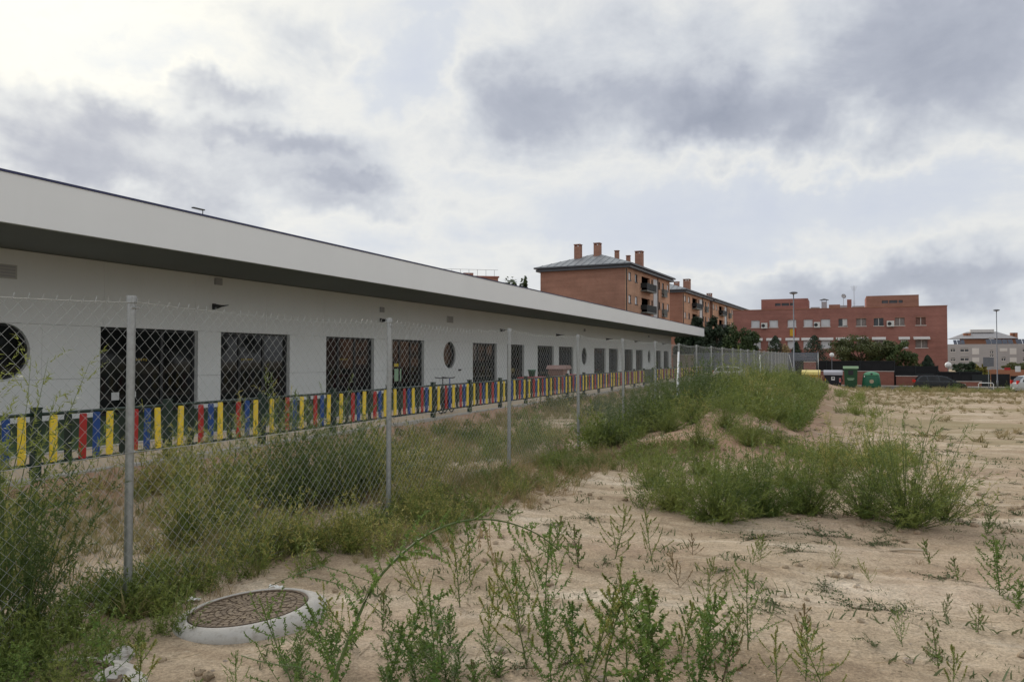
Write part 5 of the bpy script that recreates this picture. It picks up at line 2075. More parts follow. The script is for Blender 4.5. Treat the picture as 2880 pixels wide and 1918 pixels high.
for i, (xd, yd, lab) in enumerate(((455, 1372, 'crumpled white litter beside the manhole collar'), (1130, 1012 + 45, 'white scrap of plastic caught behind the wire fence'), (1630, 912, 'white litter on the field before the containers'), (640, 1345, 'white scrap of paper above the manhole'))):
    x, y = gp(xd, yd)
    r = random.Random(70 + i)
    mb = MB()
    n = 6
    for a in range(n):
        for b in range(n):
            mb.v.append(((a - n / 2) * .03 + r.gauss(0, .008), (b - n / 2) * .02 + r.gauss(0, .006), abs(r.gauss(0, .018)) + .006))
    mb.f = [(a * n + b, (a + 1) * n + b, (a + 1) * n + b + 1, a * n + b + 1) for a in range(n - 1) for b in range(n - 1)]
    mb.m = [0] * len(mb.f)
    o = mb.build('litter_scrap', litter_white)
    o.location = (x, y, gz(x, y) + .01)
    k = max(.62, y / 12)
    o.scale = (k, k, k)
    tag(o, lab, 'litter')

# ------------------------------------------------------------------ weeds: single plants
PROT = {}


def proto(key, mb, mats):
    PROT[key] = (mb, mb.mesh(key, mats))


KM = [leaf_kochia, stem_g, leaf_koch_y]
KY = [leaf_koch_y, stem_g, leaf_koch_y]
KD = [leaf_koch_d, stem_g, leaf_kochia]
AM = [leaf_ama, stem_g, leaf_ama_y]
AY = [leaf_ama_y, stem_g, leaf_koch_y]
AR = [leaf_ama, stem_r, leaf_dry]
AD = [leaf_dry, stem_r, leaf_dry]
for i in range(3):
    proto('kochia%d' % i, kochia(200 + i, .95, 96, 78, 11, 9, .034, .0052, short=.35), KM)
    proto('koch_low%d' % i, kochia(210 + i, .62, 90, 88, 10, 9, .034, .0052, stemw=.0026, short=.3), KM)
    proto('koch_y%d' % i, kochia(220 + i, .80, 52, 60, 11, 9, .030, .0050, .5), [leaf_kochia, stem_g, leaf_koch_y])
    proto('koch_d%d' % i, kochia(230 + i, .95, 86, 74, 10, 8, .040, .0070, short=.3), KD)
for i in range(5):
    proto('ama%d' % i, amaranth(240 + i, .62 + .05 * (i - 2), 12 + i, .030 + .003 * (i % 3), .016 + .002 * (i % 2), .8, lean=.05 * i, dense=1.35), AM)
    proto('amab%d' % i, amaranth(250 + i, .45 + .04 * (i - 2), 16 + 2 * i, .031, .019, .4, lean=.06 * i, dense=1.7, low=.03), AM)
    proto('amay%d' % i, amaranth(260 + i, .50 + .06 * (i - 2), 10 + 2 * i, .022, .012, 1.2, lean=.08 + .08 * i, dense=1.3), AY)
    proto('amar%d' % i, amaranth(270 + i, .36, 12, .026, .017, .8, lean=.1, dense=1.4), AR)
proto('amad0', amaranth(281, .34, 10, .015, .010, 1.2), AD)
for i in range(4):
    proto('creep%d' % i, creeper(290 + i), [leaf_creep, stem_r])
MATSETS = {'kochia': KM, 'koch_low': KM, 'koch_y': KM, 'koch_d': KD}


def plant(name, key, label, cat, x, y, k=1.0, kz=1.0, rz=None, group=None, z=None, lean=(0, 0)):
    t = thing(name, label, cat, (x, y, (gz(x, y) if z is None else z) - .01), rz if rz is not None else random.Random(hash((round(x, 2), round(y, 2)))).uniform(0, 6.28), group)
    t.scale = (k, k, k * kz)
    t.rotation_euler = (lean[0], lean[1], t.rotation_euler[2])
    obj('foliage', PROT[key][1], t)
    return t


BG = 'feathery green bushes on the waste ground'
bushes = [  # x, y in the 2354-wide view, prototype, scale, z-scale, label
    (2085, 1205, 'kochia0', 1.40, .98, 'largest feathery bush, standing alone on open sand'),
    (1985, 1180, 'kochia1', .98, .95, 'feathery bush overlapping the largest bush on its shaded side'),
    (1850, 1172, 'koch_low0', 1.32, 1.05, 'spreading feathery bush next to the largest bush'),
    (1745, 1182, 'koch_low1', 1.29, 1.05, 'low feathery bush in the middle of the bush row'),
    (1640, 1192, 'koch_low2', 1.36, 1.1, 'bright green feathery bush with dark foot by the sand'),
    (1545, 1165, 'koch_low0', .95, .9, 'low feathery bush at the fence end of the bush row'),
    (1500, 1120, 'koch_low1', .85, .8, 'small feathery bush behind the bush row, near the fence'),
    (1690, 1125, 'koch_low2', .95, .95, 'feathery bush behind the middle of the bush row'),
    (1800, 1110, 'koch_low0', 1.0, .95, 'feathery bush below the round stone'),
    (1905, 1115, 'koch_y1', 1.3, .95, 'thin yellowish bush behind the largest bush'),
    (1610, 1090, 'koch_low1', .9, .9, 'feathery bush at the foot of the red earth heap'),
    (2010, 1120, 'koch_y0', 1.35, 1.05, 'airy yellow-green bush rising behind the largest bush'),
    (2165, 1190, 'koch_y2', 1.15, .95, 'airy yellow-green bush on the open side of the largest bush'),
    (690, 1165, 'koch_d0', 1.55, 1.05, 'tall dark green bush pressed behind the wire mesh'),
    (790, 1150, 'koch_d1', 1.45, 1.0, 'dark green bush beside the tall one behind the wire mesh'),
    (610, 1150, 'koch_y0', 1.85, 1.05, 'tall yellow-green bush hiding several pickets'),
    (850, 1130, 'koch_d2', 1.25, .95, 'dark green bush close to the second steel post'),
    (500, 1210, 'koch_y1', 1.55, .95, 'yellow-green bush between the two close steel posts'),
    (430, 1260, 'koch_y2', 1.4, .95, 'pale yellow bush beside the first steel post'),
    (1405, 1035, 'koch_d0', 1.05, .85, 'dark bush at the foot of the fifth steel post'),
    (1455, 1010, 'koch_d1', 1.15, .9, 'dark bush behind the red earth near the fence'),
    (1520, 965, 'koch_d2', 1.15, .95, 'dark bush at the foot of the white fence strut'),
]
for xd, yd, key, k, kz, lab in bushes:
    x, y = gp(xd, yd)
    if 'wire mesh' in lab or 'pickets' in lab or 'second steel' in lab or 'two close' in lab:
        s, t = to_st(x, y)
        t = min(t, -4.75)
        s = s_on(xd * 1.2234, t)
        p = st(s, t)
        x, y = p.x, p.y
    plant('feathery_bush', key, lab, 'bush', x, y, k, kz, group=BG)

# shrubs along the earth heap: (s, t, prototype, scale)
rngb = random.Random(77)
heap = [(16.0, -2.9, 'koch_d0', 1.25), (17.6, -2.1, 'koch_d1', 1.3), (18.6, -3.2, 'koch_d2', 1.4), (20.5, -2.4, 'koch_d0', 1.4), (21.8, -1.2, 'kochia1', 1.15), (22.8, -3.2, 'koch_d1', 1.4), (24.6, -2.0, 'kochia0', 1.35), (26.0, -.9, 'kochia2', 1.25), (27.4, -2.9, 'koch_d2', 1.5),
        (29.2, -1.6, 'kochia1', 1.5), (31.5, -.6, 'kochia0', 1.4), (33.0, -2.4, 'kochia2', 1.6), (36.0, -1.2, 'kochia0', 1.7), (38.5, -2.6, 'kochia1', 1.7), (40.5, -1.2, 'koch_d2', 1.35), (42.0, -1.9, 'kochia2', 1.6), (45.0, -1.6, 'koch_d0', 1.25), (13.2, -.4, 'kochia2', .62), (14.2, -.9, 'kochia0', .75), (12.6, -1.1, 'koch_low1', .9), (14.6, -2.0, 'kochia1', .8), (19.5, -.9, 'koch_y1', 1.2), (23.5, -.5, 'koch_y2', 1.2), (15.2, -1.7, 'koch_y0', .9)]
places = ['first shrub of the earth heap, before the white strut', 'dark shrub beside the bare red slope', 'dark shrub against the wire fence just past the strut', 'dark shrub in the dip of the earth heap', 'green shrub on the field slope of the earth heap, before the stone',
          'dark shrub along the wire fence, second past the strut', 'bright shrub on the ridge of the earth heap', 'yellow-green shrub at the field foot of the heap', 'tall dark shrub along the wire fence, midway', 'bright shrub midway along the heap ridge', 'shrub at the field foot, midway along the heap',
          'shrub on the fence side where the heap is tallest', 'big yellow-green shrub on top of the heap', 'shrub by the wire fence toward the lamp post', 'dark round shrub at the field foot before the yellow container', 'tallest shrub of the heap, below the lamp post', 'last dark shrub of the heap, before the yellow container',
          'green shrub hiding the near foot of the earth heap', 'green shrub on the field flank of the near heap tip', 'low shrub before the bare red tip of the heap', 'green shrub above the bare red tip of the heap', 'thin pale shrub low on the heap slope', 'thin pale shrub above the second stone', 'thin pale shrub on the near tip of the heap']
for (s, t, key, k), lab in zip(heap, places):
    t = max(t - .95, -3.75)
    k *= 1.30 if s < 30 else (1.0 if s < 36 else .74)
    p = st(s, t)
    plant('heap_shrub', key, lab, 'shrub', p.x, p.y, k * rngb.uniform(.95, 1.05), rngb.uniform(.85, 1.0), group='shrubs along the earth heap')

# tall weed at the very edge, in front of the round window
px_, py_ = -3.02, 4.55
q = thing('tall_weed', 'tall spindly weed in front of the round window at the picture edge', 'weed', (px_, py_, gz(px_, py_) - .01))
tw = kochia(400, 1.80, 26, 26, 18, 14, .044, .0085, stemw=.006, short=.6)
tw.build('foliage', KM, q)
q = thing('tall_weed', 'tall dark weed crossing the picket fence near the picture edge', 'weed', (-2.75, 4.35, gz(-2.75, 4.35) - .01))
tw = kochia(401, 1.2, 24, 32, 15, 13, .038, .0075, stemw=.005)
tw.build('foliage', KD, q)

# upright weeds of the foreground
FG = 'upright weeds on the foreground sand'
weeds = [
    (1380, 1600, 'ama0', 1.20, 'tallest slender weed with a bare reddish stem'),
    (1003, 1605, 'ama1', .98, 'dark leafy weed standing in the bend of the arching stem'),
    (1120, 1465, 'amay0', .9, 'pale weed beneath the hanging tip of the arching stem'),
    (1195, 1440, 'ama2', .78, 'slim weed with a narrow spike just past the arching tip'),
    (1250, 1480, 'ama3', .82, 'leafy weed between the slim spike and the tallest weed'),
    (1310, 1520, 'amab0', .85, 'bushy weed right before the tallest weed'),
    (1210, 1530, 'amay1', .95, 'yellowish weed below the slim spike weed'),
    (1440, 1540, 'amay2', 1.0, 'thin yellowish weed next to the tallest weed'),
    (1520, 1600, 'amab1', 1.22, 'dense dark weed with a pointed top, largest of the foreground'),
    (1470, 1590, 'amab2', 1.0, 'dense leafy weed leaning on the pointed dark weed'),
    (1585, 1600, 'amab3', .95, 'dense leafy weed on the open side of the pointed dark weed'),
    (1715, 1480, 'ama4', .92, 'tall open weed standing alone beyond the pointed dark weed'),
    (1690, 1490, 'amay3', .62, 'short pale weed at the foot of the lone open weed'),
    (1845, 1555, 'ama0', .80, 'weed at the lower edge with a brown companion'),
    (1835, 1480, 'amad0', 1.05, 'rust-brown dead weed on the open sand'),
    (1900, 1590, 'amay4', .85, 'thin leaning weed at the lower edge'),
    (2068, 1475, 'ama1', .55, 'spreading weed with a straight spike on open sand'),
    (2150, 1520, 'amar0', .8, 'low trailing weed beyond the straight spike weed'),
    (2180, 1590, 'amay0', .8, 'thin upright weed at the lower edge of the sand'),
    (2290, 1360, 'amab4', 1.0, 'bushy green weed on the sand at the picture edge'),
    (2330, 1385, 'amab0', .9, 'low dense weed at the foot of the bushy edge weed'),
    (2130, 1285, 'amar1', .75, 'short dusty weed beside the wooden stick'),
    (1915, 1300, 'amay1', .55, 'pale forked weed behind the dark leafy mat'),
    (1725, 1300, 'amay2', .66, 'pale ragged weed halfway to the big bush'),
    (1745, 1285, 'amar2', .7, 'grey-green ragged weed behind the pale ragged one'),
    (2160, 1410, 'amar3', .45, 'tiny upright weed alone on pinkish sand'),
    (2195, 1325, 'amar4', .6, 'small dusty weed before the bushy edge weed'),
    (1500, 1290, 'amay3', .7, 'pale thin weed between the bush row and the tallest weed'),
    (1410, 1275, 'amay4', .95, 'tall pale weed in front of the low bush row'),
    (1330, 1300, 'amar0', .8, 'dusty weed on bare sand near the third steel post'),
    (1275, 1255, 'amar1', .7, 'dusty rounded weed before the third steel post'),
    (985, 1420, 'amay1', .75, 'pale twiggy weed behind the rising part of the arching stem'),
    (1060, 1390, 'amay2', .85, 'pale twiggy weed under the top of the arch'),
    (940, 1530, 'amab1', .62, 'low leafy weed at the root of the arching stem'),
    (765, 1500, 'amab2', .60, 'leafy weed leaning over the manhole collar'),
    (690, 1545, 'amab3', .34, 'leafy weed below the manhole collar'),
    (790, 1555, 'amab4', .70, 'dark leafy weed between the manhole and the arching stem'),
    (450, 1590, 'amab0', .40, 'small green weed on the sand below the manhole'),
    (550, 1600, 'ama3', .35, 'short spiky weed at the lower edge below the manhole'),
    (890, 1600, 'amab1', .75, 'ragged weed at the lower edge beside the arching stem'),
    (1090, 1590, 'amar2', .6, 'low dark sprig at the lower edge, beyond the leafy bend'),
    (250, 1600, 'ama2', .75, 'spindly weed growing over the flush manhole'),
    (330, 1600, 'amay0', .75, 'pale spindly weed beside the broken concrete'),
    (60, 1610, 'amab2', .75, 'leafy weed at the lower picture corner'),
    (160, 1600, 'koch_low0', .45, 'feathery weed at the rim of the flush manhole'),
    (1620, 1420, 'amay4', .55, 'thin weed in front of the brown stain on the sand'),
    (1590, 1270, 'amad0', .6, 'dry straw-coloured sprig below the bush row'),
    (1560, 1340, 'amad0', .65, 'dry tangle on bare sand near the bush row'),
    (1400, 1450, 'amar3', .9, 'dusty weed just behind the tallest weed'),
    (1480, 1470, 'ama1', .72, 'slim spiked weed behind the pointed dark weed'),
    (1560, 1490, 'amay0', .75, 'pale weed behind the shoulder of the pointed dark weed'),
    (1330, 1600, 'amay3', .95, 'pale bare-stemmed weed at the lower edge near the tallest weed'),
    (1270, 1600, 'amab4', .70, 'leafy clump at the lower edge, before the slim spike weed'),
    (1650, 1590, 'amar1', .95, 'dusty weed at the lower edge beyond the pointed dark weed'),
    (700, 1620, 'ama4', .8, 'tall narrow weed at the lower edge beside the root of the arching stem'),
    (830, 1480, 'amay3', .7, 'pale weed on the sand past the manhole collar'),
    (880, 1440, 'amar3', .7, 'dusty weed under the rising part of the arch'),
    (960, 1350, 'amay4', .75, 'pale weed beyond the arch, at the edge of the fence weeds'),
    (1080, 1330, 'ama0', .65, 'slim weed beyond the crown of the arch'),
    (1150, 1370, 'amay0', .8, 'pale weed beneath the drooping end of the arch'),
    (1240, 1360, 'amay2', .6, 'thin pale weed on bare sand past the arch'),
    (1620, 1500, 'amab0', .7, 'leafy weed between the pointed dark weed and the lone open weed'),
    (1780, 1560, 'amay1', .8, 'thin weed between the lone open weed and the rust-brown weed'),
    (1660, 1350, 'amar4', .7, 'grey-green sprig on sand below the bush row middle'),
    (2000, 1330, 'amay3', .5, 'small pale sprig below the largest bush'),
    (2240, 1450, 'amar2', .7, 'low dark sprig on pinkish sand near the picture edge'),
    (2260, 1230, 'amab3', .7, 'green weed past the open side of the largest bush'),
]
for xd, yd, key, k, lab in weeds:
    x, y = gp(xd, yd)
    rw = random.Random(int(xd * 7 + yd))
    kk = k * (1.15 if xd < 1660 else .82) * rw.uniform(.82, 1.12)
    plant('upright_weed', key, lab, 'weed', x, y, kk, rw.uniform(.8, 1.15), group=FG, lean=(rw.gauss(0, .16), rw.gauss(0, .16)))
mats_low = [(1830, 1265, 'creep0', .9, 'dark green leafy mat on the sand before the big bush'), (1960, 1390, 'creep1', 1.0, 'flat dusty mat on the middle of the sand'), (1890, 1340, 'creep2', .7, 'thin flat mat behind the dusty one'), (2040, 1400, 'creep3', .8, 'yellowish flat mat beyond the dusty one'),
            (1280, 1205, 'creep3', .8, 'bright grassy mat before the third steel post'), (1360, 1190, 'creep1', .9, 'flat weed mat before the low bush row'), (1880, 1225, 'creep2', 1.1, 'grey-green mat at the foot of the bush row'), (2000, 1245, 'creep0', 1.0, 'grey-green mat before the largest bush'), (1740, 1230, 'creep1', 1.1, 'grey-green mat under the middle of the bush row')]
for xd, yd, key, k, lab in mats_low:
    x, y = gp(xd, yd)
    plant('creeping_weed', key, lab, 'weed', x, y, k, 1.0, group='flat creeping weeds on the sand')


def P3(xd, yd, Y):
    return Vector(((xd - 1177) / 1765.6 * Y, Y, CAMZ + (824 - yd) / 1765.6 * Y))


# the long arching stem
r = random.Random(9)
base = P3(742, 1660, 3.30)
base.z = gz(base.x, base.y) - .02
ar = thing('arching_weed', 'long arching weed stem drooping over the sand in front of everything', 'weed', base)
ctrl = [base, P3(770, 1560, 3.32), P3(815, 1440, 3.36), P3(866, 1335, 3.42), P3(935, 1262, 3.5), P3(1010, 1213, 3.6), P3(1090, 1192, 3.68), P3(1165, 1198, 3.75), P3(1235, 1225, 3.8), P3(1285, 1262, 3.84)]
pts = []
for i in range(len(ctrl) - 1):
    p0, p1_, p2, p3 = ctrl[max(i - 1, 0)], ctrl[i], ctrl[i + 1], ctrl[min(i + 2, len(ctrl) - 1)]
    for k in range(4):
        f = k / 4
        pts.append(.5 * ((2 * p1_) + (p2 - p0) * f + (2 * p0 - 5 * p1_ + 4 * p2 - p3) * f * f + (3 * p1_ - p0 - 3 * p2 + p3) * f ** 3))
pts.append(ctrl[-1])
pts = [p - base for p in pts]
n = len(pts)
mb = MB().tube(pts, [.0082 * (1 - .72 * k / n) for k in range(n)], 7, 0)
mb.build('stem', [stem_g], ar, True)
lf = MB()
for k in range(46):
    f = .12 + .88 * (k / 46) ** .85
    q = min(int(f * (n - 1)), n - 2)
    bp = pts[q]
    sd = (pts[q + 1] - pts[q]).normalized()
    o_ = sd.cross(rv(r)).normalized()
    if f > .5:
        d = (Vector((o_.x * .5, o_.y * .5, -.8 if k % 3 else .5)) + sd * .5).normalized()
        L = r.uniform(.05, .17)
        bd = (0, 0, -.12 if k % 3 else .0)
    else:
        d = (o_ * .8 + sd * .6 + Vector((0, 0, .2))).normalized()
        L = r.uniform(.10, .32) if k % 2 else r.uniform(.03, .08)
        bd = (0, 0, -.05)
    bs = curve(bp, d, L, 6, r, bd, .08)
    lf.tube(bs, [.0018 * (1 - .6 * j / 6) for j in range(7)], 4, 1, cap=False)
    stalk_leaves(lf, r, bs, int(14 + L * 230), .017 if f > .5 else .024, .011 if f > .5 else .014, 0, .05, .5)
lf.build('foliage', AM, ar)
# withered strands hanging from the arch
dr = MB()
for xd, yd, L in ((1115, 1205, .18), (1125, 1200, .24), (1105, 1200, .12)):
    bp = P3(xd, yd, 3.70) - base
    bs = curve(bp, Vector((.1, 0, -1)), L, 5, r, (0, 0, -.1), .1)
    dr.tube(bs, .002, 4, 0, cap=False)
    stalk_leaves(dr, r, bs, 10, .03, .014, 0, .1, .9)
dr.build('withered_leaf', [leaf_dry], ar)
for i, (cp, lab) in enumerate((([(760, 1690, 3.1), (745, 1560, 3.2), (690, 1520, 3.3), (560, 1500, 3.4)], 'thin bent stem at the root of the arching weed'), ([(700, 1320, 4.6), (800, 1350, 4.5), (880, 1400, 4.4), (930, 1440, 4.3)], 'thin runner trailing from the bank past the manhole'), ([(620, 1345, 5.2), (740, 1300, 5.1), (860, 1330, 5.0), (905, 1375, 4.9)], 'thin green runner curving behind the manhole'))):
    pp = [P3(*c) for c in cp]
    b0 = pp[0].copy()
    t = thing('runner_weed', lab, 'weed', b0)
    fine_ = []
    for k in range(len(pp) - 1):
        for f in (0, .33, .66):
            fine_.append(pp[k].lerp(pp[k + 1], f) - b0 + Vector((0, 0, .015 * math.sin((k + f) * 2))))
    fine_.append(pp[-1] - b0)
    MB().tube(fine_, .0024, 5).build('stem', [stem_g], t, True)
    q = MB()
    stalk_leaves(q, r, fine_, 46, .024, .013, 0, .05, .4)
    q.build('foliage', AM, t)

# ------------------------------------------------------------------ weeds: masses
rng = random.Random(31)
field_m = leafmat('field_grass', (.15, .155, .06), (.38, .30, .17), .28, .25)
vy = [kochia(300 + i, .62, 14, 58, 7, 5, .036, .0078, .45, m_=3) for i in range(4)]
vd = [kochia(310 + i, .62, 14, 64, 7, 5, .038, .0082, m_=3) for i in range(4)]
vf = [kochia(320 + i, .75, 15, 64, 5, 4, .085, .017, m_=3) for i in range(3)]
vl = [kochia(330 + i, .32, 13, 78, 6, 5, .030, .0075, m_=3) for i in range(4)]
tg = [tuft(340 + i, .30, 30, .007, .7) for i in range(4)]
tgf = [tuft(350 + i, .36, 15, .024, .8) for i in range(3)]
sd_ = [tuft(380 + i, .07, 9, .010, 1.1) for i in range(4)]
cr = [creeper(360 + i, .22, 6, .018, .013, .05) for i in range(4)]
GM = [grass_m, grass_m, grass_m]


def area(n, s0, s1, t0, t1, k0, k1, keep=None, kz=(.8, 1.1), sd=0):
    out = []
    while len(out) < n:
        s, t = rng.uniform(s0, s1), rng.uniform(t0, t1)
        if keep and not keep(s, t):
            continue
        p = st(s, t)
        k = rng.uniform(k0, k1)
        if sd:
            k = k0 + (k1 - k0) * min(1, max(0, (nz(s, t, .8, sd) - .25) * 1.7)) * rng.uniform(.5, 1.25)
        out.append((p.x, p.y, k, rng.uniform(*kz)))
    return out


def pix(s, t):
    p = st(s, t)
    return 1177 + p.x / p.y * 1765.6, 824 + CAMZ / p.y * 1765.6


EDGE = [(-400, 1420), (300, 1400), (430, 1372), (560, 1328), (700, 1325), (850, 1268), (1000, 1235), (1150, 1180), (1300, 1105), (1420, 1070), (3000, 1040)]


def weedy(s, t, slack=0.0):
    x, y = pix(s, t)
    for (a, b), (c, d) in zip(EDGE[:-1], EDGE[1:]):
        if a <= x <= c:
            return y < b + (d - b) * (x - a) / (c - a) + slack
    return False


nz = lambda s, t, f, sd: float(vn(np.array([s * f]), np.array([t * f]), sd)[0])
# bank between the two fences
sp = area(330, 1.0, 15, -8.4, -4.5, .2, 1.5, lambda s, t: nz(s, t, .9, 21) + rng.random() * .35 > .62, (.8, 1.15), 61)
scatter('bank_weeds', vy, [leaf_koch_y, stem_g, leaf_koch_y], sp, 'tangle of yellow-green weeds on the bank between the fences', 'weeds', rng)
sp = area(210, 1.0, 18, -8.6, -4.5, .2, 1.4, lambda s, t: nz(s, t, .9, 22) + rng.random() * .35 > .68, (.8, 1.15), 62)
scatter('bank_weeds', vd, KM, sp, 'green weeds mixed through the bank between the fences', 'weeds', rng)
sp = area(1200, 1, 24, -9.45, -4.3, .4, 1.15, lambda s, t: nz(s, t, .9, 23) + rng.random() * .4 > .66)
scatter('bank_grass', tg, [grass_m], sp, 'short mixed grass on the bank between the fences', 'grass', rng)
sp = area(1200, 22, 74, -9.5, -4.2, .7, 1.35, lambda s, t: nz(s, t, .5, 24) + rng.random() * .6 > .45)
scatter('bank_grass', tgf, [grass_m], sp, 'grass on the far bank along the picket fence', 'grass', rng)
sp = area(300, 14, 60, -9.2, -4.3, .5, 1.1, lambda s, t: nz(s, t, .5, 25) + rng.random() * .4 > .72)
scatter('bank_weeds', vf, KD, sp, 'darker weeds dotted over the far bank', 'weeds', rng)
# dense weeds on the camera side of the first posts
sp = area(170, .8, 8.4, -4.4, -2.35, .15, .85, lambda s, t: nz(s, t, 1.1, 26) + rng.random() * .5 > .5 and weedy(s, t, rng.uniform(-25, 8)) and nz(s, t, 1.6, 63) > .45, (.8, 1.2), 64)
scatter('fence_weeds', vy, KM, sp, 'feathery weeds along the foot of the wire fence', 'weeds', rng)
sp = area(280, 1.2, 12.5, -4.4, -1.9, .35, 1.15, lambda s, t: nz(s, t, 1.4, 27) + rng.random() * .35 > .66 and weedy(s, t, rng.uniform(-25, 25)))
scatter('fence_weeds', vl, KM, sp, 'low green weeds spilling from the wire fence onto the sand', 'weeds', rng)
sp = area(420, 1.8, 12, -4.4, -2.0, .35, .9, lambda s, t: nz(s, t, 1.3, 28) + rng.random() * .5 > .6 and weedy(s, t, rng.uniform(-30, 30)))
scatter('fence_grass', tg, [grass_m], sp, 'dry and green grass along the foot of the wire fence', 'grass', rng)
sp = area(420, 1.2, 13, -4.6, -1.9, .5, 1.5, lambda s, t: nz(s, t, 1.2, 65) + rng.random() * .4 > .62 and weedy(s, t, rng.uniform(-40, 45)))
scatter('fence_straw', [tuft(390 + i, .20, 16, .005, 1.35) for i in range(4)], [leaf_dry], sp, 'dry straw along the foot of the wire fence', 'straw', rng)
sp = area(420, 1.2, 18, -9.3, -4.4, .5, 1.6, lambda s, t: nz(s, t, 1.0, 66) + rng.random() * .4 > .66)
scatter('bank_straw', [tuft(395 + i, .22, 16, .006, 1.2) for i in range(4)], [leaf_dry], sp, 'dry straw on the bank between the fences', 'straw', rng)
# around the manholes
sp = area(270, .8, 4.6, -4.6, -1.9, .4, 1.15, lambda s, t: nz(s, t, 1.5, 29) > .36 and pix(s, t)[0] < 440 - max(0, pix(s, t)[1] - 1430) * 1.1 + rng.uniform(-60, 20))
scatter('corner_weeds', vl, [leaf_kochia, stem_g, leaf_koch_y], sp, 'dark low weeds around the flush manhole', 'weeds', rng)
# earth heap
sp = area(480, 12, 50, -4.1, -.7, .5, 1.25, lambda s, t: nz(s, t, .5, 30) + rng.random() * .5 > .55 and not (12 < s < 15.5 and nz(s, t, .8, 33) < .6))
scatter('heap_weeds', vf, KM, sp, 'weeds clothing the earth heap beside the wire fence', 'weeds', rng)
sp = area(260, 9, 16, -3.6, 1.2, .5, 1.1, lambda s, t: nz(s, t, .8, 34) > .52)
scatter('heap_weeds', vl, KM, sp, 'low weeds before the earth heap', 'weeds', rng)
sp = area(130, 17, 52, -1.6, 1.3, .3, .9, lambda s, t: nz(s, t, .6, 67) + rng.random() * .4 > .66)
scatter('heap_weeds', vf, KM, sp, 'thin weeds straggling down the field side of the heap', 'weeds', rng)
# bush row undergrowth
sp = []
for i in range(36):
    xd = rng.uniform(1440, 1960)
    yd = rng.uniform(1085, 1180)
    x, y = gp(xd, yd)
    sp.append((x, y, rng.uniform(.7, 1.3), rng.uniform(.8, 1.2)))
scatter('row_weeds', vd, KM, sp, 'feathery undergrowth filling the bush row', 'weeds', rng)
# open field
sp = area(5600, 12, 79, 0.2, 48, .45, 1.1, lambda s, t: nz(s, t * .55, .20, 41) * .65 + nz(s, t, .7, 42) * .35 + (s - 40) * .004 + rng.random() * .30 > .66 and rng.random() < (s / 50) ** .7, (.35, .85))
scatter('field_grass', tgf, [field_m], sp, 'sparse dry grass over the open field', 'grass', rng)
sp = area(1700, 66, 79.4, -7, 50, .8, 1.6, lambda s, t: nz(s, t, .22, 43) + (s - 70) * .03 + rng.random() * .4 > .6 and not (-1 < t < 5 and s < 79 and rng.random() < .7), (.7, 1.1))
scatter('verge_grass', tgf, [grass_m], sp, 'long weedy grass along the edge of the street', 'grass', rng)
sp = area(200, 68, 79.4, -6, 50, .7, 1.5, lambda s, t: nz(s, t, .25, 44) > .52 and not (-1 < t < 5), (.7, 1.1))
scatter('verge_weeds', vf, KM, sp, 'green weeds along the edge of the street', 'weeds', rng)
sp = area(520, 3, 24, -1.8, 12, .5, 1.3, lambda s, t: nz(s, t, .6, 45) + rng.random() * .3 > .72)
scatter('sand_weeds', cr, [leaf_creep, stem_r], sp, 'scattered flat weeds on the sand', 'weeds', rng)
sp = area(300, 3, 14, -2.2, 4.5, .25, .75, lambda s, t: nz(s, t, .8, 46) + rng.random() * .3 > .66)
scatter('sand_weeds', [tuft(370 + i, .14, 16, .004, 1.2) for i in range(4)], [leaf_dry], sp, 'dry straw tufts on the sand', 'weeds', rng)
sp = area(1300, 2, 16, -3.2, 8, .4, 1.4, lambda s, t: nz(s, t, .6, 49) * .6 + nz(s, t, 2.0, 50) * .4 + rng.random() * .25 > .66)
scatter('seedlings', sd_, [leaf_creep], sp, 'tiny seedlings sprinkled over the sand', 'weeds', rng)
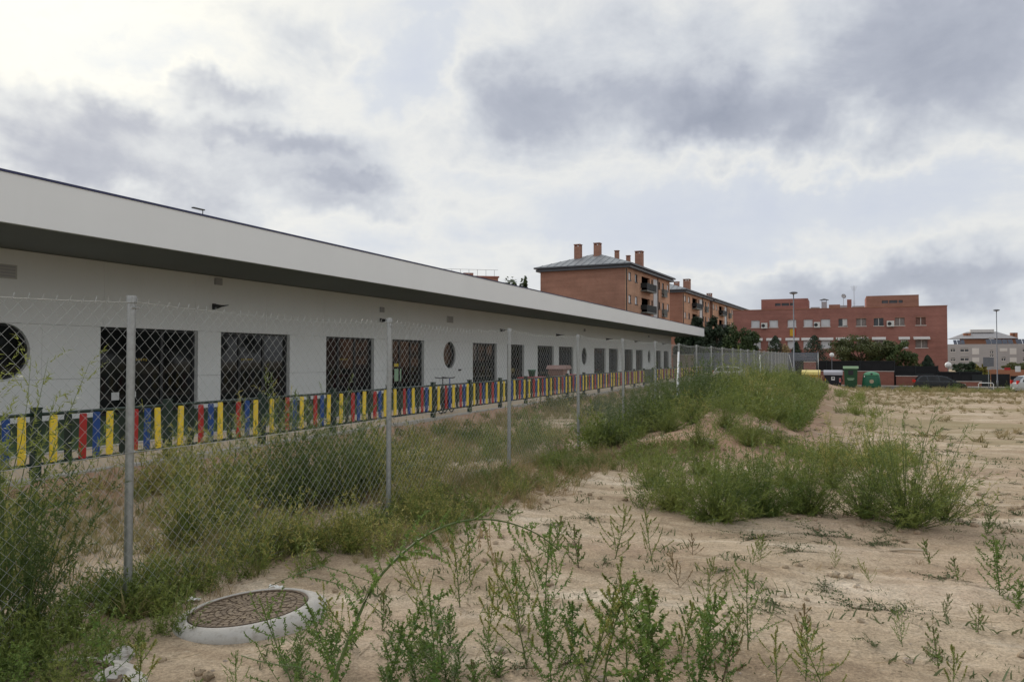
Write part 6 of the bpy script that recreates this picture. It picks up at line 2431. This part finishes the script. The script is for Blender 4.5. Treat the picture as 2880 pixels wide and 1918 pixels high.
sp = area(900, 2, 13, -3.4, 7, 1.2, 4.2, lambda s, t: nz(s, t, .7, 51) + rng.random() * .4 > .74)
CLODS = sp
sp = []
for i in range(26):
    x, y = gp(rng.uniform(660, 1150), rng.uniform(1475, 1610))
    sp.append((x, y, rng.uniform(.28, .62), rng.uniform(.55, 1.0)))
scatter('low_weeds', [PROT['amab%d' % i][0] for i in range(5)], AM, sp, 'tangle of low leafy weeds around the root of the arching stem', 'weeds', rng)
# pebbles and twigs
pb = []
for j in range(4):
    m_ = MB()
    rr = random.Random(500 + j)
    for i in range(4):
        for k in range(6):
            ph, w = math.pi * i / 3, 2 * math.pi * k / 6
            jj = 1 + rr.gauss(0, .13)
            m_.v.append((.011 * jj * math.sin(ph) * math.cos(w), .009 * jj * math.sin(ph) * math.sin(w), .006 * jj * math.cos(ph) + .006))
    for i in range(3):
        for k in range(6):
            m_.f.append((i * 6 + k, (i + 1) * 6 + k, (i + 1) * 6 + (k + 1) % 6, i * 6 + (k + 1) % 6))
            m_.m.append(0)
    pb.append(m_)
sp = area(1700, 2, 12, -3.5, 6, .25, 1.5, lambda s, t: nz(s, t, .9, 47) + rng.random() * .6 > .6)
scatter('gravel', pb, [stone_m], sp, 'fine gravel scattered over the sand', 'gravel', rng)
scatter('soil_clods', pb, [soil], CLODS, 'crumbled clods of soil on the sand', 'clods', rng)
tw_ = []
for j in range(4):
    rr = random.Random(520 + j)
    m_ = MB()
    m_.tube(curve(Vector((0, 0, .006)), Vector((1, rr.gauss(0, .3), .02)).normalized(), rr.uniform(.05, .16), 4, rr, (0, 0, 0), .12), .0018, 3, 0, cap=False)
    for q, v in enumerate(m_.v):
        m_.v[q] = (v[0], v[1], max(.002, v[2] * .3 + .004))
    tw_.append(m_)
sp = area(2100, 2, 14, -3.5, 7, .5, 1.6, lambda s, t: nz(s, t, .7, 48) + rng.random() * .5 > .58)
scatter('twigs', tw_, [leaf_dry], sp, 'dead twigs and stalks scattered over the sand', 'twigs', rng)
